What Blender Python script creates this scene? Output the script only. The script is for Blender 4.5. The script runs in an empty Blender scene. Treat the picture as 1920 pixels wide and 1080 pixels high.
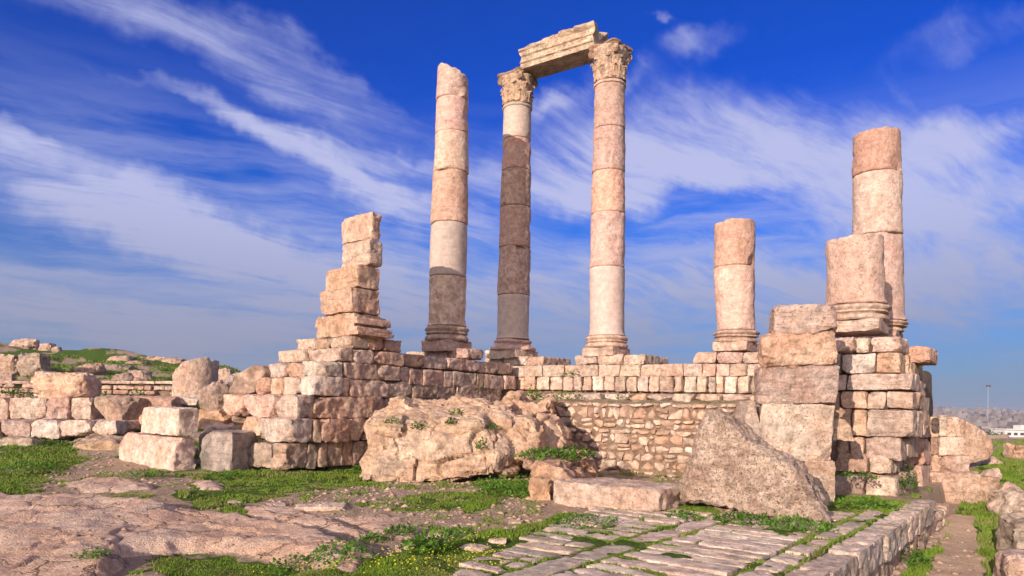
import bpy, math, random
import numpy as np

# ------------------------------------------------------------------ camera, light, sky
S = bpy.context.scene
COL = S.collection
F = 1300.0; CX = 960.0; CY = 768.0; ROLL = math.radians(1.0); H = 1.75
SUN_AZ = math.radians(32.3); SUN_EL = math.radians(13.6)
CR, SR = math.cos(ROLL), math.sin(ROLL)

cd = bpy.data.cameras.new('camera'); cam = bpy.data.objects.new('camera', cd); COL.objects.link(cam)
cd.sensor_width = 36; cd.lens = 36 * F / 1920; cd.shift_y = (CY - 540) / 1920
cd.clip_start = 0.1; cd.clip_end = 9000
from mathutils import Matrix, Vector
cam.matrix_world = Matrix(((CR, -SR, 0, 0), (0, 0, -1, 0), (SR, CR, 0, H), (0, 0, 0, 1)))
S.camera = cam

sl = bpy.data.lights.new('sun', 'SUN'); sun = bpy.data.objects.new('sun', sl); COL.objects.link(sun)
sl.energy = 4.3; sl.angle = math.radians(0.5); sl.color = (1.0, 0.87, 0.75)
to_sun = Vector((-math.sin(SUN_AZ) * math.cos(SUN_EL), -math.cos(SUN_AZ) * math.cos(SUN_EL), math.sin(SUN_EL)))
sun.rotation_euler = to_sun.to_track_quat('Z', 'Y').to_euler()

S.view_settings.view_transform = 'Standard'; S.view_settings.look = 'None'
S.view_settings.exposure = 0.54; S.view_settings.gamma = 1.0; S.view_settings.use_curve_mapping = False
S.cycles.max_bounces = 6; S.cycles.diffuse_bounces = 3; S.cycles.glossy_bounces = 2
S.cycles.transparent_max_bounces = 6; S.cycles.use_denoising = True


def ray(px, py):
    u = px - CX; v = CY - py
    return (u * CR - v * SR) / F, (u * SR + v * CR) / F


def P(px, py, Y):
    a, b = ray(px, py)
    return np.array([a * Y, Y, H + b * Y])


class Nodes:
    def __init__(s, tree): s.t = tree; s.n = tree.nodes; s.l = tree.links
    def new(s, typ, **kw):
        n = s.n.new(typ)
        for k, v in kw.items():
            if k.startswith('i_'):
                key = k[2:]; key = int(key) if key.isdigit() else key
                s.put(n.inputs[key], v)
            else: setattr(n, k, v)
        return n
    def put(s, sock, v):
        if isinstance(v, bpy.types.NodeSocket): s.l.new(v, sock)
        else: sock.default_value = v
    def m(s, op, a, b=0.0, c=0.0, clamp=False):
        n = s.n.new('ShaderNodeMath'); n.operation = op; n.use_clamp = clamp
        s.put(n.inputs[0], a); s.put(n.inputs[1], b); s.put(n.inputs[2], c); return n.outputs[0]
    def vm(s, op, a, b=(0, 0, 0)):
        n = s.n.new('ShaderNodeVectorMath'); n.operation = op
        s.put(n.inputs[0], a)
        if op == 'SCALE': s.put(n.inputs['Scale'], b)
        else: s.put(n.inputs[1], b)
        return n.outputs['Value'] if op in ('DOT_PRODUCT', 'LENGTH') else n.outputs[0]
    def noise(s, vec, scale, detail=4, rough=0.55, dist=0.0, lac=2.0):
        n = s.n.new('ShaderNodeTexNoise'); s.put(n.inputs['Vector'], vec)
        n.inputs['Scale'].default_value = scale; n.inputs['Detail'].default_value = detail
        n.inputs['Roughness'].default_value = rough; n.inputs['Distortion'].default_value = dist
        n.inputs['Lacunarity'].default_value = lac
        return n
    def ss(s, v, a, b):
        n = s.n.new('ShaderNodeMapRange'); n.interpolation_type = 'SMOOTHSTEP'
        s.put(n.inputs[0], v); n.inputs[1].default_value = a; n.inputs[2].default_value = b
        return n.outputs[0]
    def mix(s, f, a, b, blend='MIX'):
        n = s.n.new('ShaderNodeMix'); n.data_type = 'RGBA'; n.blend_type = blend
        s.put(n.inputs[0], f)
        for sock, v in ((n.inputs[6], a), (n.inputs[7], b)):
            if isinstance(v, tuple) and len(v) == 3: v = (*v, 1)
            s.put(sock, v)
        return n.outputs[2]


def build_world():
    w = bpy.data.worlds.new('World'); S.world = w; w.use_nodes = True
    g = Nodes(w.node_tree); g.n.clear()
    sky = g.new('ShaderNodeTexSky', sky_type='NISHITA', sun_disc=False, sun_elevation=SUN_EL,
                sun_rotation=math.pi + SUN_AZ, altitude=800.0, air_density=1.0, dust_density=0.6, ozone_density=2.5)
    tc = g.new('ShaderNodeTexCoord'); d0 = tc.outputs['Generated']
    sep = g.new('ShaderNodeSeparateXYZ'); g.put(sep.inputs[0], d0)
    z = sep.outputs[2]
    hs = g.new('ShaderNodeHueSaturation'); hs.inputs['Saturation'].default_value = 1.0
    g.put(hs.inputs['Color'], sky.outputs[0])
    up = g.ss(z, 0.0, 0.45)
    grade = g.mix(up, GR_LOW, GR_HIGH)
    base = g.mix(1.0, hs.outputs[0], grade, 'MULTIPLY')
    # cirrus laid out on a high flat layer
    zz = g.m('ADD', g.m('MAXIMUM', z, 0.0), 0.14)
    px_ = g.m('DIVIDE', sep.outputs[0], zz); py_ = g.m('DIVIDE', sep.outputs[1], zz)
    cmb = g.new('ShaderNodeCombineXYZ', i_0=px_, i_1=py_, i_2=0.0)
    rot = g.new('ShaderNodeVectorRotate', rotation_type='Z_AXIS', i_Vector=cmb.outputs[0], i_Angle=math.radians(-38))
    warp = g.noise(rot.outputs[0], 0.9, 3)
    wv = g.vm('SCALE', g.vm('SUBTRACT', warp.outputs['Color'], (0.5, 0.5, 0.5)), 0.42)
    p2 = g.vm('ADD', rot.outputs[0], wv)
    st = g.vm('MULTIPLY', p2, (0.42, 2.3, 1.0))
    fib = g.noise(st, 1.5, 10, 0.64, 0.12).outputs[0]
    st2 = g.vm('MULTIPLY', p2, (0.9, 3.4, 1.0))
    fine = g.noise(st2, 5.0, 9, 0.70, 0.15).outputs[0]
    lump = g.noise(p2, 0.9, 4, 0.5).outputs[0]
    # broad banks of cloud, each a soft ellipse of directions with a wandering edge
    dn = g.noise(d0, 5.0, 5, 0.6)
    dw = g.vm('ADD', d0, g.vm('SCALE', g.vm('SUBTRACT', dn.outputs['Color'], (0.5, 0.5, 0.5)), 0.16))
    total = None
    for (bx, by, ang, la, lb, amp) in BANKS:
        def dirv(x, y):
            a, b = ray(x, y); v = Vector((a, 1, b)); return v
        c0 = dirv(bx, by); L = c0.length
        ca, sa = math.cos(math.radians(ang)), math.sin(math.radians(ang))
        ta = (dirv(bx + ca * 10, by + sa * 10) - c0).normalized(); tb = (dirv(bx - sa * 10, by + ca * 10) - c0).normalized()
        c = c0.normalized()
        ta = (ta - c * ta.dot(c)).normalized(); tb = (tb - c * tb.dot(c)).normalized()
        df = g.vm('SUBTRACT', dw, tuple(c))
        sa_ = la / F / L; sb_ = lb / F / L
        ua = g.vm('DOT_PRODUCT', df, tuple(ta / sa_)); ub = g.vm('DOT_PRODUCT', df, tuple(tb / sb_))
        q = g.m('ADD', g.m('MULTIPLY', ua, ua), g.m('MULTIPLY', ub, ub))
        e = g.m('MULTIPLY', g.m('EXPONENT', g.m('MULTIPLY', q, -1.0)), amp)
        front = g.m('GREATER_THAN', g.vm('DOT_PRODUCT', d0, tuple(c)), 0.2)
        e = g.m('MULTIPLY', e, front)
        total = e if total is None else g.m('ADD', total, e)
    low = g.m('SUBTRACT', 1.0, g.ss(z, 0.05, 0.42))
    fill_cloud = g.m('MULTIPLY', g.m('SUBTRACT', 1.0, g.ss(sep.outputs[1], -0.25, 0.3)), 1.1)          # unseen bright cloud behind the viewer, added as fill light
    cover = g.m('ADD', g.m('ADD', total, g.m('MULTIPLY', low, 0.24)), fill_cloud)
    tex = g.m('ADD', g.m('ADD', g.m('MULTIPLY', g.ss(fib, 0.20, 0.80), 0.70), g.m('MULTIPLY', g.ss(fine, 0.25, 0.8), 0.28)), g.m('MULTIPLY', lump, 0.42))
    al = g.m('MULTIPLY', cover, tex)
    al = g.ss(al, 0.12, 1.02)
    al = g.m('MULTIPLY', al, 0.92)
    dv = g.vm('ADD', d0, g.vm('SCALE', g.vm('SUBTRACT', dn.outputs['Color'], (0.5, 0.5, 0.5)), 0.035))
    band = g.vm('MULTIPLY', dv, (2.4, 2.4, 17.0))                       # flat far-off veils, edge on near the skyline
    vb = g.noise(band, 1.0, 8, .62, .4).outputs[0]; vf = g.noise(g.vm('MULTIPLY', dv, (6.0, 6.0, 60.0)), 1.0, 6, .65, .3).outputs[0]
    veil = g.m('MULTIPLY', g.ss(g.m('ADD', g.m('MULTIPLY', vb, .75), g.m('MULTIPLY', vf, .25)), .38, .62), g.m('MULTIPLY', g.m('SUBTRACT', 1.0, g.ss(z, 0.16, 0.44)), g.ss(z, -.02, .07)))
    al = g.m('MAXIMUM', al, g.m('MULTIPLY', veil, 0.78))
    ccol = g.mix(g.ss(z, 0.0, 0.3), CL_LOW, CL_HIGH)
    fwd = g.m('POWER', g.m('MAXIMUM', g.vm('DOT_PRODUCT', d0, tuple(to_sun)), 0.0), 2.5)      # added glow in the cloud towards the sun, warm fill for ground and shadows
    glow = g.vm('SCALE', (1.0, 0.82, 0.62), g.m('MULTIPLY', fwd, FILL_GLOW))
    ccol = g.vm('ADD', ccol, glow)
    out = g.mix(al, base, ccol)
    # grey-lavender murk of the far city sky just above the skyline
    murk = g.m('SUBTRACT', 1.0, g.ss(z, -0.02, 0.30))
    out = g.mix(g.m('MULTIPLY', murk, 0.8), out, MURK)
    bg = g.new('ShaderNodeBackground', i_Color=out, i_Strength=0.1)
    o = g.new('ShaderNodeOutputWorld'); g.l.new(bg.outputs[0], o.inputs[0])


GR_LOW = (0.0, 0.48, 1.03); GR_HIGH = (0.0, 0.27, 1.16); FILL_GLOW = 18.0
CL_LOW = (2.75, 2.95, 4.3); CL_HIGH = (3.7, 3.9, 5.8); MURK = (1.75, 1.85, 2.55)
# cloud banks: x, y in the view straight ahead, tilt, half length, half width, thickness
BANKS = [(380, 90, 17, 330, 55, 1.0), (640, 150, 20, 200, 30, 0.5), (480, 255, 14, 260, 26, 1.0), (720, 290, 8, 160, 22, .6),
         (230, 400, 22, 380, 75, 1.1), (520, 490, 12, 260, 40, .8), (200, 560, 8, 420, 40, .8), (690, 350, 12, 160, 38, .9),
         (30, 235, 12, 90, 22, .7), (1325, 92, -12, 75, 28, .85), (1270, 55, 0, 30, 9, .7), (1070, 190, -8, 80, 22, .8), (1190, 155, 10, 40, 16, .6),
         (1330, 260, 8, 300, 85, .75), (1830, 230, -10, 190, 55, .95), (1850, 60, -10, 130, 45, .6), (1800, 370, -6, 240, 60, .9),
         (1250, 350, 3, 330, 45, .85), (1080, 300, 0, 200, 60, .5), (1800, 500, -4, 260, 70, .9), (1250, 520, 3, 350, 60, .8), (850, 420, 8, 250, 40, .5),
         (1400, 300, 4, 420, 110, .45), (620, 480, 8, 420, 70, .6), (1100, 580, 0, 800, 55, .7), (150, 600, 4, 400, 40, .7)]
build_world()

# ------------------------------------------------------------------ noise and mesh helpers (numpy)
def _h(ix, iy, iz, seed):
    h = (ix.astype(np.int64) * 374761393 + iy.astype(np.int64) * 668265263 + iz.astype(np.int64) * 2147483647 + seed * 1274126177) & 0xFFFFFFFF
    h = ((h ^ (h >> 13)) * 1274126177) & 0xFFFFFFFF
    h = ((h ^ (h >> 16)) * 2246822519) & 0xFFFFFFFF
    return ((h ^ (h >> 15)) & 0xFFFFFF) / float(0xFFFFFF)


def vnoise(p, seed=0):
    i = np.floor(p).astype(np.int64); f = p - i
    u = f * f * f * (f * (f * 6 - 15) + 10)
    r = 0
    for a in (0, 1):
        wx = u[:, 0] if a else 1 - u[:, 0]
        for b in (0, 1):
            wy = u[:, 1] if b else 1 - u[:, 1]
            for c in (0, 1):
                wz = u[:, 2] if c else 1 - u[:, 2]
                r = r + wx * wy * wz * _h(i[:, 0] + a, i[:, 1] + b, i[:, 2] + c, seed)
    return r * 2 - 1


def fbm(p, seed=0, octv=4, gain=0.5):
    t = 0; a = 1.0; n = 0; q = p
    for k in range(octv):
        t = t + a * vnoise(q, seed + k * 17); n += a; a *= gain; q = q * 2.03 + 7.1
    return t / n * 1.6


def worley(p, seed=0):
    i = np.floor(p).astype(np.int64); f1 = np.full(len(p), 9.0); f2 = np.full(len(p), 9.0); cid = np.zeros(len(p))
    for a in (-1, 0, 1):
        for b in (-1, 0, 1):
            for c in (-1, 0, 1):
                j = i + np.array([a, b, c])
                o = np.stack([_h(j[:, 0], j[:, 1], j[:, 2], seed + s) for s in (1, 2, 3)], 1)
                d = np.linalg.norm(j + o - p, axis=1)
                nearer = d < f1
                f2 = np.where(nearer, f1, np.minimum(f2, d)); cid = np.where(nearer, o[:, 0], cid); f1 = np.where(nearer, d, f1)
    return f1, f2, cid


def ss(x, a, b):
    t = np.clip((x - a) / (b - a), 0, 1); return t * t * (3 - 2 * t)


_BOX = {}
def box_grid(nx, ny, nz):
    key = (nx, ny, nz)
    if key in _BOX: return _BOX[key]
    n = (nx, ny, nz); pts = []; quads = []; base = 0
    for ax in range(3):
        a, b = [(1, 2), (2, 0), (0, 1)][ax]
        for side in (0, 1):
            A, B = np.meshgrid(np.arange(n[a] + 1), np.arange(n[b] + 1), indexing='ij')
            q = np.zeros((A.size, 3), int); q[:, a] = A.ravel(); q[:, b] = B.ravel(); q[:, ax] = side * n[ax]
            idx = np.arange(A.size).reshape(A.shape) + base
            f = np.stack([idx[:-1, :-1], idx[1:, :-1], idx[1:, 1:], idx[:-1, 1:]], -1).reshape(-1, 4)
            if side == 0: f = f[:, ::-1]
            pts.append(q); quads.append(f); base += A.size
    pts = np.concatenate(pts); quads = np.concatenate(quads)
    k = pts[:, 0] * 1000003 + pts[:, 1] * 1009 + pts[:, 2]
    _, first, inv = np.unique(k, return_index=True, return_inverse=True)
    res = (pts[first] / np.array(n) * 2.0 - 1.0, inv[quads])
    _BOX[key] = res; return res


def link_mesh(name, V, Fc, mat, parent=None, loc=None, color=None, smooth=True, sharp=30):
    V = np.asarray(V, float)
    if loc is None:
        loc = np.array([(V[:, 0].min() + V[:, 0].max()) / 2, (V[:, 1].min() + V[:, 1].max()) / 2, V[:, 2].min()])
    me = bpy.data.meshes.new(name)
    L = V - loc
    if isinstance(Fc, np.ndarray):
        k = Fc.shape[1]; nf = len(Fc)
        me.vertices.add(len(L)); me.vertices.foreach_set('co', L.astype(np.float32).ravel())
        me.loops.add(nf * k); me.loops.foreach_set('vertex_index', Fc.astype(np.int32).ravel())
        me.polygons.add(nf); me.polygons.foreach_set('loop_start', np.arange(0, nf * k, k, dtype=np.int32))
        me.update(calc_edges=True)
    else:
        me.from_pydata(L.tolist(), [], [list(map(int, f)) for f in Fc]); me.update()
    if smooth: me.polygons.foreach_set('use_smooth', np.ones(len(me.polygons), bool))
    if sharp and smooth: me.set_sharp_from_angle(angle=math.radians(sharp))
    me.materials.append(mat)
    o = bpy.data.objects.new(name, me); COL.objects.link(o)
    if parent is not None:
        o.parent = parent; o.location = Vector(loc) - WLOC[parent.name]
    else: o.location = Vector(loc)
    WLOC[o.name] = Vector(loc)
    if color is not None: o.color = (*color, 1)
    return o


WLOC = {}
def tag(o, label, cat, group=None, kind=None):
    o['label'] = label; o['category'] = cat
    if group: o['group'] = group
    if kind: o['kind'] = kind
    return o


def thing(name, loc, label, cat, group=None, kind=None):
    o = bpy.data.objects.new(name, None); COL.objects.link(o); o.location = Vector(loc); o.empty_display_size = 0.3
    WLOC[o.name] = Vector(loc)
    return tag(o, label, cat, group, kind)


def struct(o):
    o['kind'] = 'structure'; return o


THETA = math.radians(38)
R2 = np.array([math.cos(THETA), -math.sin(THETA)]); S2 = np.array([math.sin(THETA), math.cos(THETA)])
_seed = [100]
def nseed():
    _seed[0] += 7; return _seed[0]


def stone_verts(size, e, r, rough, seed, cuts=2, cutdepth=0.12, warp=0.04, lump=0.0, strata=0.0):
    """weathered block centred on the origin: rounded box, chipped corners, pitted faces"""
    rg = random.Random(seed)
    sx, sy, sz = [max(v, 0.02) for v in size]
    n = [int(min(70, max(3, math.ceil(v / e)))) for v in (sx, sy, sz)]
    U, Fc = box_grid(*n)
    half = np.array([sx, sy, sz]) / 2; p = U * half
    m = min(sx, sy, sz)
    off = np.array([rg.uniform(-50, 50) for _ in range(3)])
    rr = np.minimum(m * 0.48, r * (0.15 + 1.3 * ss(fbm(p * (2.2 / max(m, .2)) + off, seed, 3), -0.5, 1.0)))[:, None]
    inner = np.maximum(half - rr, 0)
    q = np.clip(p, -inner, inner); d = p - q; ln = np.linalg.norm(d, axis=1, keepdims=True) + 1e-9
    nrm = d / ln; p = q + nrm * np.minimum(rr, 1e9)
    # skew so no two blocks are the same brick
    w = [rg.uniform(-warp, warp) for _ in range(8)]
    t = p / half
    p = p + np.stack([half[0] * (w[0] * t[:, 2] + w[1] * t[:, 1] * t[:, 2]), half[1] * (w[2] * t[:, 2] + w[3] * t[:, 0]),
                      half[2] * (w[4] * t[:, 0] + w[5] * t[:, 1] + w[6] * t[:, 0] * t[:, 0])], 1)
    for _ in range(cuts):
        c = np.array([rg.choice((-1, 1)) * rg.uniform(.45, 1), rg.choice((-1, 1, -1)) * rg.uniform(.25, 1), rg.choice((-1, 1)) * rg.uniform(.3, 1)])
        nv = c / half; nv /= np.linalg.norm(nv)
        dist = np.abs(nv * half).sum() - rg.uniform(.4, 1) * cutdepth * 2.2 * (np.abs(nv) * half).min() - rg.uniform(.3, 1) * cutdepth * m
        ex = p @ nv - dist + 0.05 * m * fbm(p * (5 / max(m, .2)) + off, seed + 3, 3)
        p = p - np.maximum(ex, 0)[:, None] * nv * 0.95
    if lump: p = p + nrm * (lump * m * fbm(p * (1.3 / m) + off, seed + 5, 3))[:, None]
    if strata:
        zz = p[:, 2] + 0.06 * fbm(p * 1.5 + off, seed + 8, 2)
        pr = vnoise(np.stack([p[:, 0] * .35, p[:, 1] * .35, zz * 5.0], 1) + off, seed + 9)
        p = p + nrm * (strata * pr)[:, None] * np.array([1, 1, 0.2])
    am = rough * min(1.0, m / .55)
    a = am * (0.012 * fbm(p * 1.9 + off, seed + 1, 2) + 0.014 * fbm(p * 7 + off, seed + 2, 3) + .010 * vnoise(p * 17 + off, seed + 6))
    f1 = vnoise(p * 5 + off, seed + 4); pit = np.maximum(0, f1 - 0.42) * 0.10 * am
    p = p + nrm * (a - pit)[:, None]
    return p, Fc


def place(p, center, yaw=None, tilt=0.0, roll=0.0):
    yaw = -THETA if yaw is None else yaw
    M = np.array((Matrix.Rotation(yaw, 3, 'Z') @ Matrix.Rotation(tilt, 3, 'X') @ Matrix.Rotation(roll, 3, 'Y')))
    return p @ M.T + np.asarray(center)


rt = random.Random(5)
PAL = {'pink': (1.0, .93, .89), 'cream': (1.07, 1.01, .96), 'orange': (1.05, .88, .77), 'grey': (.86, .84, .81), 'white': (1.08, 1.11, 1.12), 'brown': (.84, .74, .66)}
def tint(kind=None):
    if kind is None: kind = rt.choices(['pink', 'cream', 'orange', 'grey', 'brown'], [5, 4, 2.2, 1, 1])[0]
    f = rt.uniform(.88, 1.08)
    return tuple(c * f * rt.uniform(.97, 1.03) for c in PAL[kind])


def block(name, center, size, parent=None, mat=None, color=None, yaw=None, e=0.05, r=0.04, rough=1.0, cuts=2, cutdepth=.12, tilt=0.0, roll=0.0, **kw):
    p, Fc = stone_verts(size, e, r, rough, nseed(), cuts, cutdepth, **kw)
    return link_mesh(name, place(p, center, yaw, tilt, roll), Fc, mat or M['limestone'], parent, color=color or tint(), loc=np.asarray(center) - np.array([0, 0, size[2] / 2]))


def on_line(px, py, A, d):
    t0 = ray(px, py)[0]
    return (t0 * A[1] - A[0]) / (d[0] - t0 * d[1])


def corner_course(parent, A, ytop, ybot, lefts, xc, rights, depth=0.9, kinds=None, jit=.03, name='stone_block', off=0.0, loose=0.0, **kw):
    """one course turning a corner: faces along R left of pixel xc, faces along S right of it; the corner stands on the line A+kS"""
    ym = (ytop + ybot) / 2
    C = A + S2 * on_line(xc, ym, A, S2) + R2 * off
    zt, zb = P(xc, ytop, C[1])[2], P(xc, ybot, C[1])[2]
    hh = zt - zb; zc = (zt + zb) / 2
    ls = [on_line(x, ym, C, R2) for x in lefts] + [0.0]
    rs = [0.0] + [on_line(x, ym, C, S2) for x in rights]
    i = 0
    for k in range(len(ls) - 1):
        L = ls[k + 1] - ls[k]; last = k == len(ls) - 2
        dp = rs[1] if (last and len(rs) > 1) else depth * rt.uniform(.85, 1.1)
        o = rt.uniform(-jit, jit)
        c2 = C + R2 * (ls[k] + L / 2) + S2 * (dp / 2 + o)
        block(name, (*c2, zc + rt.uniform(-.012, .012)), (L - .03, dp, hh - rt.uniform(.012, .04)), parent, yaw=-THETA + rt.uniform(-loose, loose), color=tint(kinds[i]) if kinds and i < len(kinds) and kinds[i] else None, **kw); i += 1
    for k in range(1 if len(ls) > 1 else 0, len(rs) - 1):
        L = rs[k + 1] - rs[k]; dp = depth * rt.uniform(.85, 1.1); o = rt.uniform(-jit, jit)
        c2 = C + S2 * (rs[k] + L / 2) + R2 * (-dp / 2 + o)
        block(name, (*c2, zc + rt.uniform(-.008, .008)), (dp, L - .015, hh - .012), parent, color=tint(kinds[i]) if kinds and i < len(kinds) and kinds[i] else None, **kw); i += 1
    return C, zb, zt


def line_course(parent, A, d, ytop, ybot, xs, depth=.7, kinds=None, jit=.03, name='stone_block', gap=.02, **kw):
    """a straight course of blocks along d through A, split at pixels xs, each block's height read at its own distance"""
    d = np.asarray(d, float); nrm = np.array([-d[1], d[0]])
    if nrm[1] < 0: nrm = -nrm
    f = (lambda v, x: v(x) if callable(v) else v)
    out = []
    for i in range(len(xs) - 1):
        xm = (xs[i] + xs[i + 1]) / 2; yt, yb = f(ytop, xm), f(ybot, xm); ym = (yt + yb) / 2
        a, b = on_line(xs[i], ym, A, d), on_line(xs[i + 1], ym, A, d)
        c2 = A + d * (a + b) / 2; zt, zb = P(xm, yt, c2[1])[2], P(xm, yb, c2[1])[2]
        c2 = c2 + nrm * (depth / 2 + rt.uniform(-jit, jit))
        out.append(block(name, (*c2, (zt + zb) / 2), (abs(b - a) - gap, depth, zt - zb - .012), parent, yaw=math.atan2(d[1], d[0]),
                   color=tint(kinds[i]) if kinds and i < len(kinds) and kinds[i] else None, **kw))
    return out


def rock(name, box, Y, depth=None, yaw=0.0, parent=None, mat=None, color=None, r=None, lump=.12, rough=1.8, cuts=5, cutdepth=.35, e=.07, sink=.05, **kw):
    """boulder or block filling the pixel box (x0, y0, x1, y1) at distance Y"""
    x0, y0, x1, y1 = box
    a = P((x0 + x1) / 2, y1, Y); w = (x1 - x0) * Y / F; h = (y1 - y0) * Y / F
    depth = depth or w * .8
    size = (w / max(.35, abs(math.cos(yaw))) * (1 if abs(yaw) < .2 else .82), depth, h + sink)
    r = r if r is not None else .33 * min(size)
    c = a + np.array([0, depth / 2, h / 2 - sink / 2])
    return block(name, c, size, parent, mat, color, yaw, e, r, rough, cuts, cutdepth, lump=lump, **kw)


def merge(parts):
    V = []; Fc = []; b = 0
    for p, f in parts:
        V.append(p); Fc += [[int(i) + b for i in q] for q in f]; b += len(p)
    return np.concatenate(V), Fc


# ------------------------------------------------------------------ materials
M = {}
def stone_mat(name, a, b, rust=(.46, .22, .10), rust_amt=.35, dark=(.13, .10, .085), dark_amt=.25, pit=.5, bump=.6, scale=1.0, speck=0.0, con=.74):
    m = bpy.data.materials.new(name); m.use_nodes = True; g = Nodes(m.node_tree); g.n.clear()
    tc = g.new('ShaderNodeTexCoord'); oi = g.new('ShaderNodeObjectInfo')
    v = g.vm('ADD', tc.outputs['Object'], g.vm('SCALE', g.new('ShaderNodeCombineXYZ', i_0=oi.outputs['Random'], i_1=oi.outputs['Random'], i_2=oi.outputs['Random']).outputs[0], 60.0))
    v0 = v; v = g.vm('SCALE', v, g.m('MULTIPLY', g.m('ADD', g.m('MULTIPLY', oi.outputs['Random'], 1.0), .6), scale))
    n1 = g.noise(v, 1.1, 5, .6, .4).outputs[0]
    c = g.mix(g.ss(n1, .36, .64), a, b)
    n3 = g.noise(g.vm('ADD', v, (13, 7, 3)), 1.6, 7, .68, .9).outputs[0]
    c = g.mix(g.m('MULTIPLY', g.ss(n3, .54, .74), rust_amt), c, rust)
    n4 = g.noise(g.vm('ADD', v0, (3, 21, 9)), 1.9, 9, .72, .6).outputs[0]
    n4b = g.noise(v, 9.0, 6, .7).outputs[0]
    dk = g.m('MULTIPLY', g.ss(n4, .54, .72), g.ss(n4b, .35, .62))
    c = g.mix(g.m('MULTIPLY', dk, dark_amt), c, dark)
    n2 = g.noise(v, 5.0, 10, .74).outputs[0]
    fac = g.m('ADD', g.m('MULTIPLY', g.ss(n2, .32, .68), con), .99 - con * .5)
    bed = g.noise(g.vm('MULTIPLY', v0, (1.2, 1.2, 13.0)), 1.0, 6, .65, .5).outputs[0]                 # bedding, stronger in some stones
    ba = g.ss(g.m('FRACT', g.m('MULTIPLY', oi.outputs['Random'], 7.3)), .35, .9)
    fac = g.m('MULTIPLY', fac, g.m('SUBTRACT', 1.0, g.m('MULTIPLY', g.m('MULTIPLY', g.ss(bed, .50, .66), ba), con * .38)))
    c = g.mix(1.0, c, g.new('ShaderNodeCombineXYZ', i_0=fac, i_1=fac, i_2=fac).outputs[0], 'MULTIPLY')
    pn = g.noise(v, 26.0, 5, .65).outputs[0]; pits = g.ss(pn, .57, .68)
    c = g.mix(g.m('MULTIPLY', pits, pit * .85), c, (.15, .10, .075))
    if speck:
        sp = g.noise(v, 11.0, 6, .75, 1.0).outputs[0]
        c = g.mix(g.m('MULTIPLY', g.ss(sp, .52, .62), speck), c, (.15, .105, .08))
    c = g.mix(1.0, c, oi.outputs['Color'], 'MULTIPLY')
    hgt = g.m('SUBTRACT', g.m('ADD', g.m('MULTIPLY', g.noise(v, 9.0, 10, .72).outputs[0], 1.0), g.m('SUBTRACT', g.m('MULTIPLY', g.noise(v, 40.0, 4, .6).outputs[0], .25), g.m('MULTIPLY', g.m('MULTIPLY', bed, ba), .6))), g.m('MULTIPLY', pits, pit * .35))
    bp = g.new('ShaderNodeBump', i_Strength=min(1.0, bump), i_Distance=.05 + .05 * bump); g.put(bp.inputs['Height'], hgt)
    b = g.new('ShaderNodeBsdfPrincipled', i_Roughness=.92); b.inputs['Specular IOR Level'].default_value = .18
    g.put(b.inputs['Base Color'], c); g.l.new(bp.outputs[0], b.inputs['Normal'])
    o = g.new('ShaderNodeOutputMaterial'); g.l.new(b.outputs[0], o.inputs[0])
    M[name] = m; return m


stone_mat('limestone', (.60, .415, .315), (.68, .535, .43), rust=(.50, .26, .13), rust_amt=.6, dark=(.10, .08, .065), dark_amt=.6, bump=1.0)
stone_mat('shaft_stone', (.62, .43, .345), (.68, .51, .42), rust=(.46, .28, .17), rust_amt=.5, dark=(.24, .16, .12), dark_amt=.6, pit=.5, bump=.9, scale=1.2, con=.5)
stone_mat('stained_shaded_stone', (.56, .40, .31), (.62, .47, .38), dark=(.09, .07, .06), dark_amt=.8, rust_amt=.35)  # darker stone for drums in shadow: stains plus shade put into the colour
stone_mat('restored_stone', (.46, .375, .31), (.50, .415, .345), rust_amt=.12, dark_amt=.08, pit=.25, bump=.25, con=.3)
stone_mat('carved_stone', (.52, .36, .25), (.60, .45, .33), rust=(.38, .22, .12), rust_amt=.6, dark_amt=.75, pit=.9, bump=1.0)
stone_mat('bedrock', (.55, .365, .24), (.61, .455, .33), rust=(.50, .28, .15), rust_amt=.5, dark_amt=.3, pit=.4, bump=1.0, scale=.9)
stone_mat('conglomerate', (.42, .315, .245), (.60, .49, .40), rust_amt=.25, dark_amt=.95, pit=1.0, bump=1.0, speck=.9)
stone_mat('rubble_stone', (.46, .32, .235), (.57, .445, .35), rust_amt=.35, dark_amt=.25)
stone_mat('paving_stone', (.66, .50, .385), (.74, .60, .48), dark=(.20, .165, .14), dark_amt=.5, rust_amt=.2, bump=.9)
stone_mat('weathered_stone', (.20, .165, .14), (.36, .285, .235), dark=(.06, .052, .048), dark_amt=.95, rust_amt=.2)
stone_mat('mortar', (.24, .155, .105), (.30, .21, .15), dark_amt=.3)
stone_mat('hill_rock', (.34, .235, .18), (.46, .34, .27), dark_amt=.7, rust_amt=.3)


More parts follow.
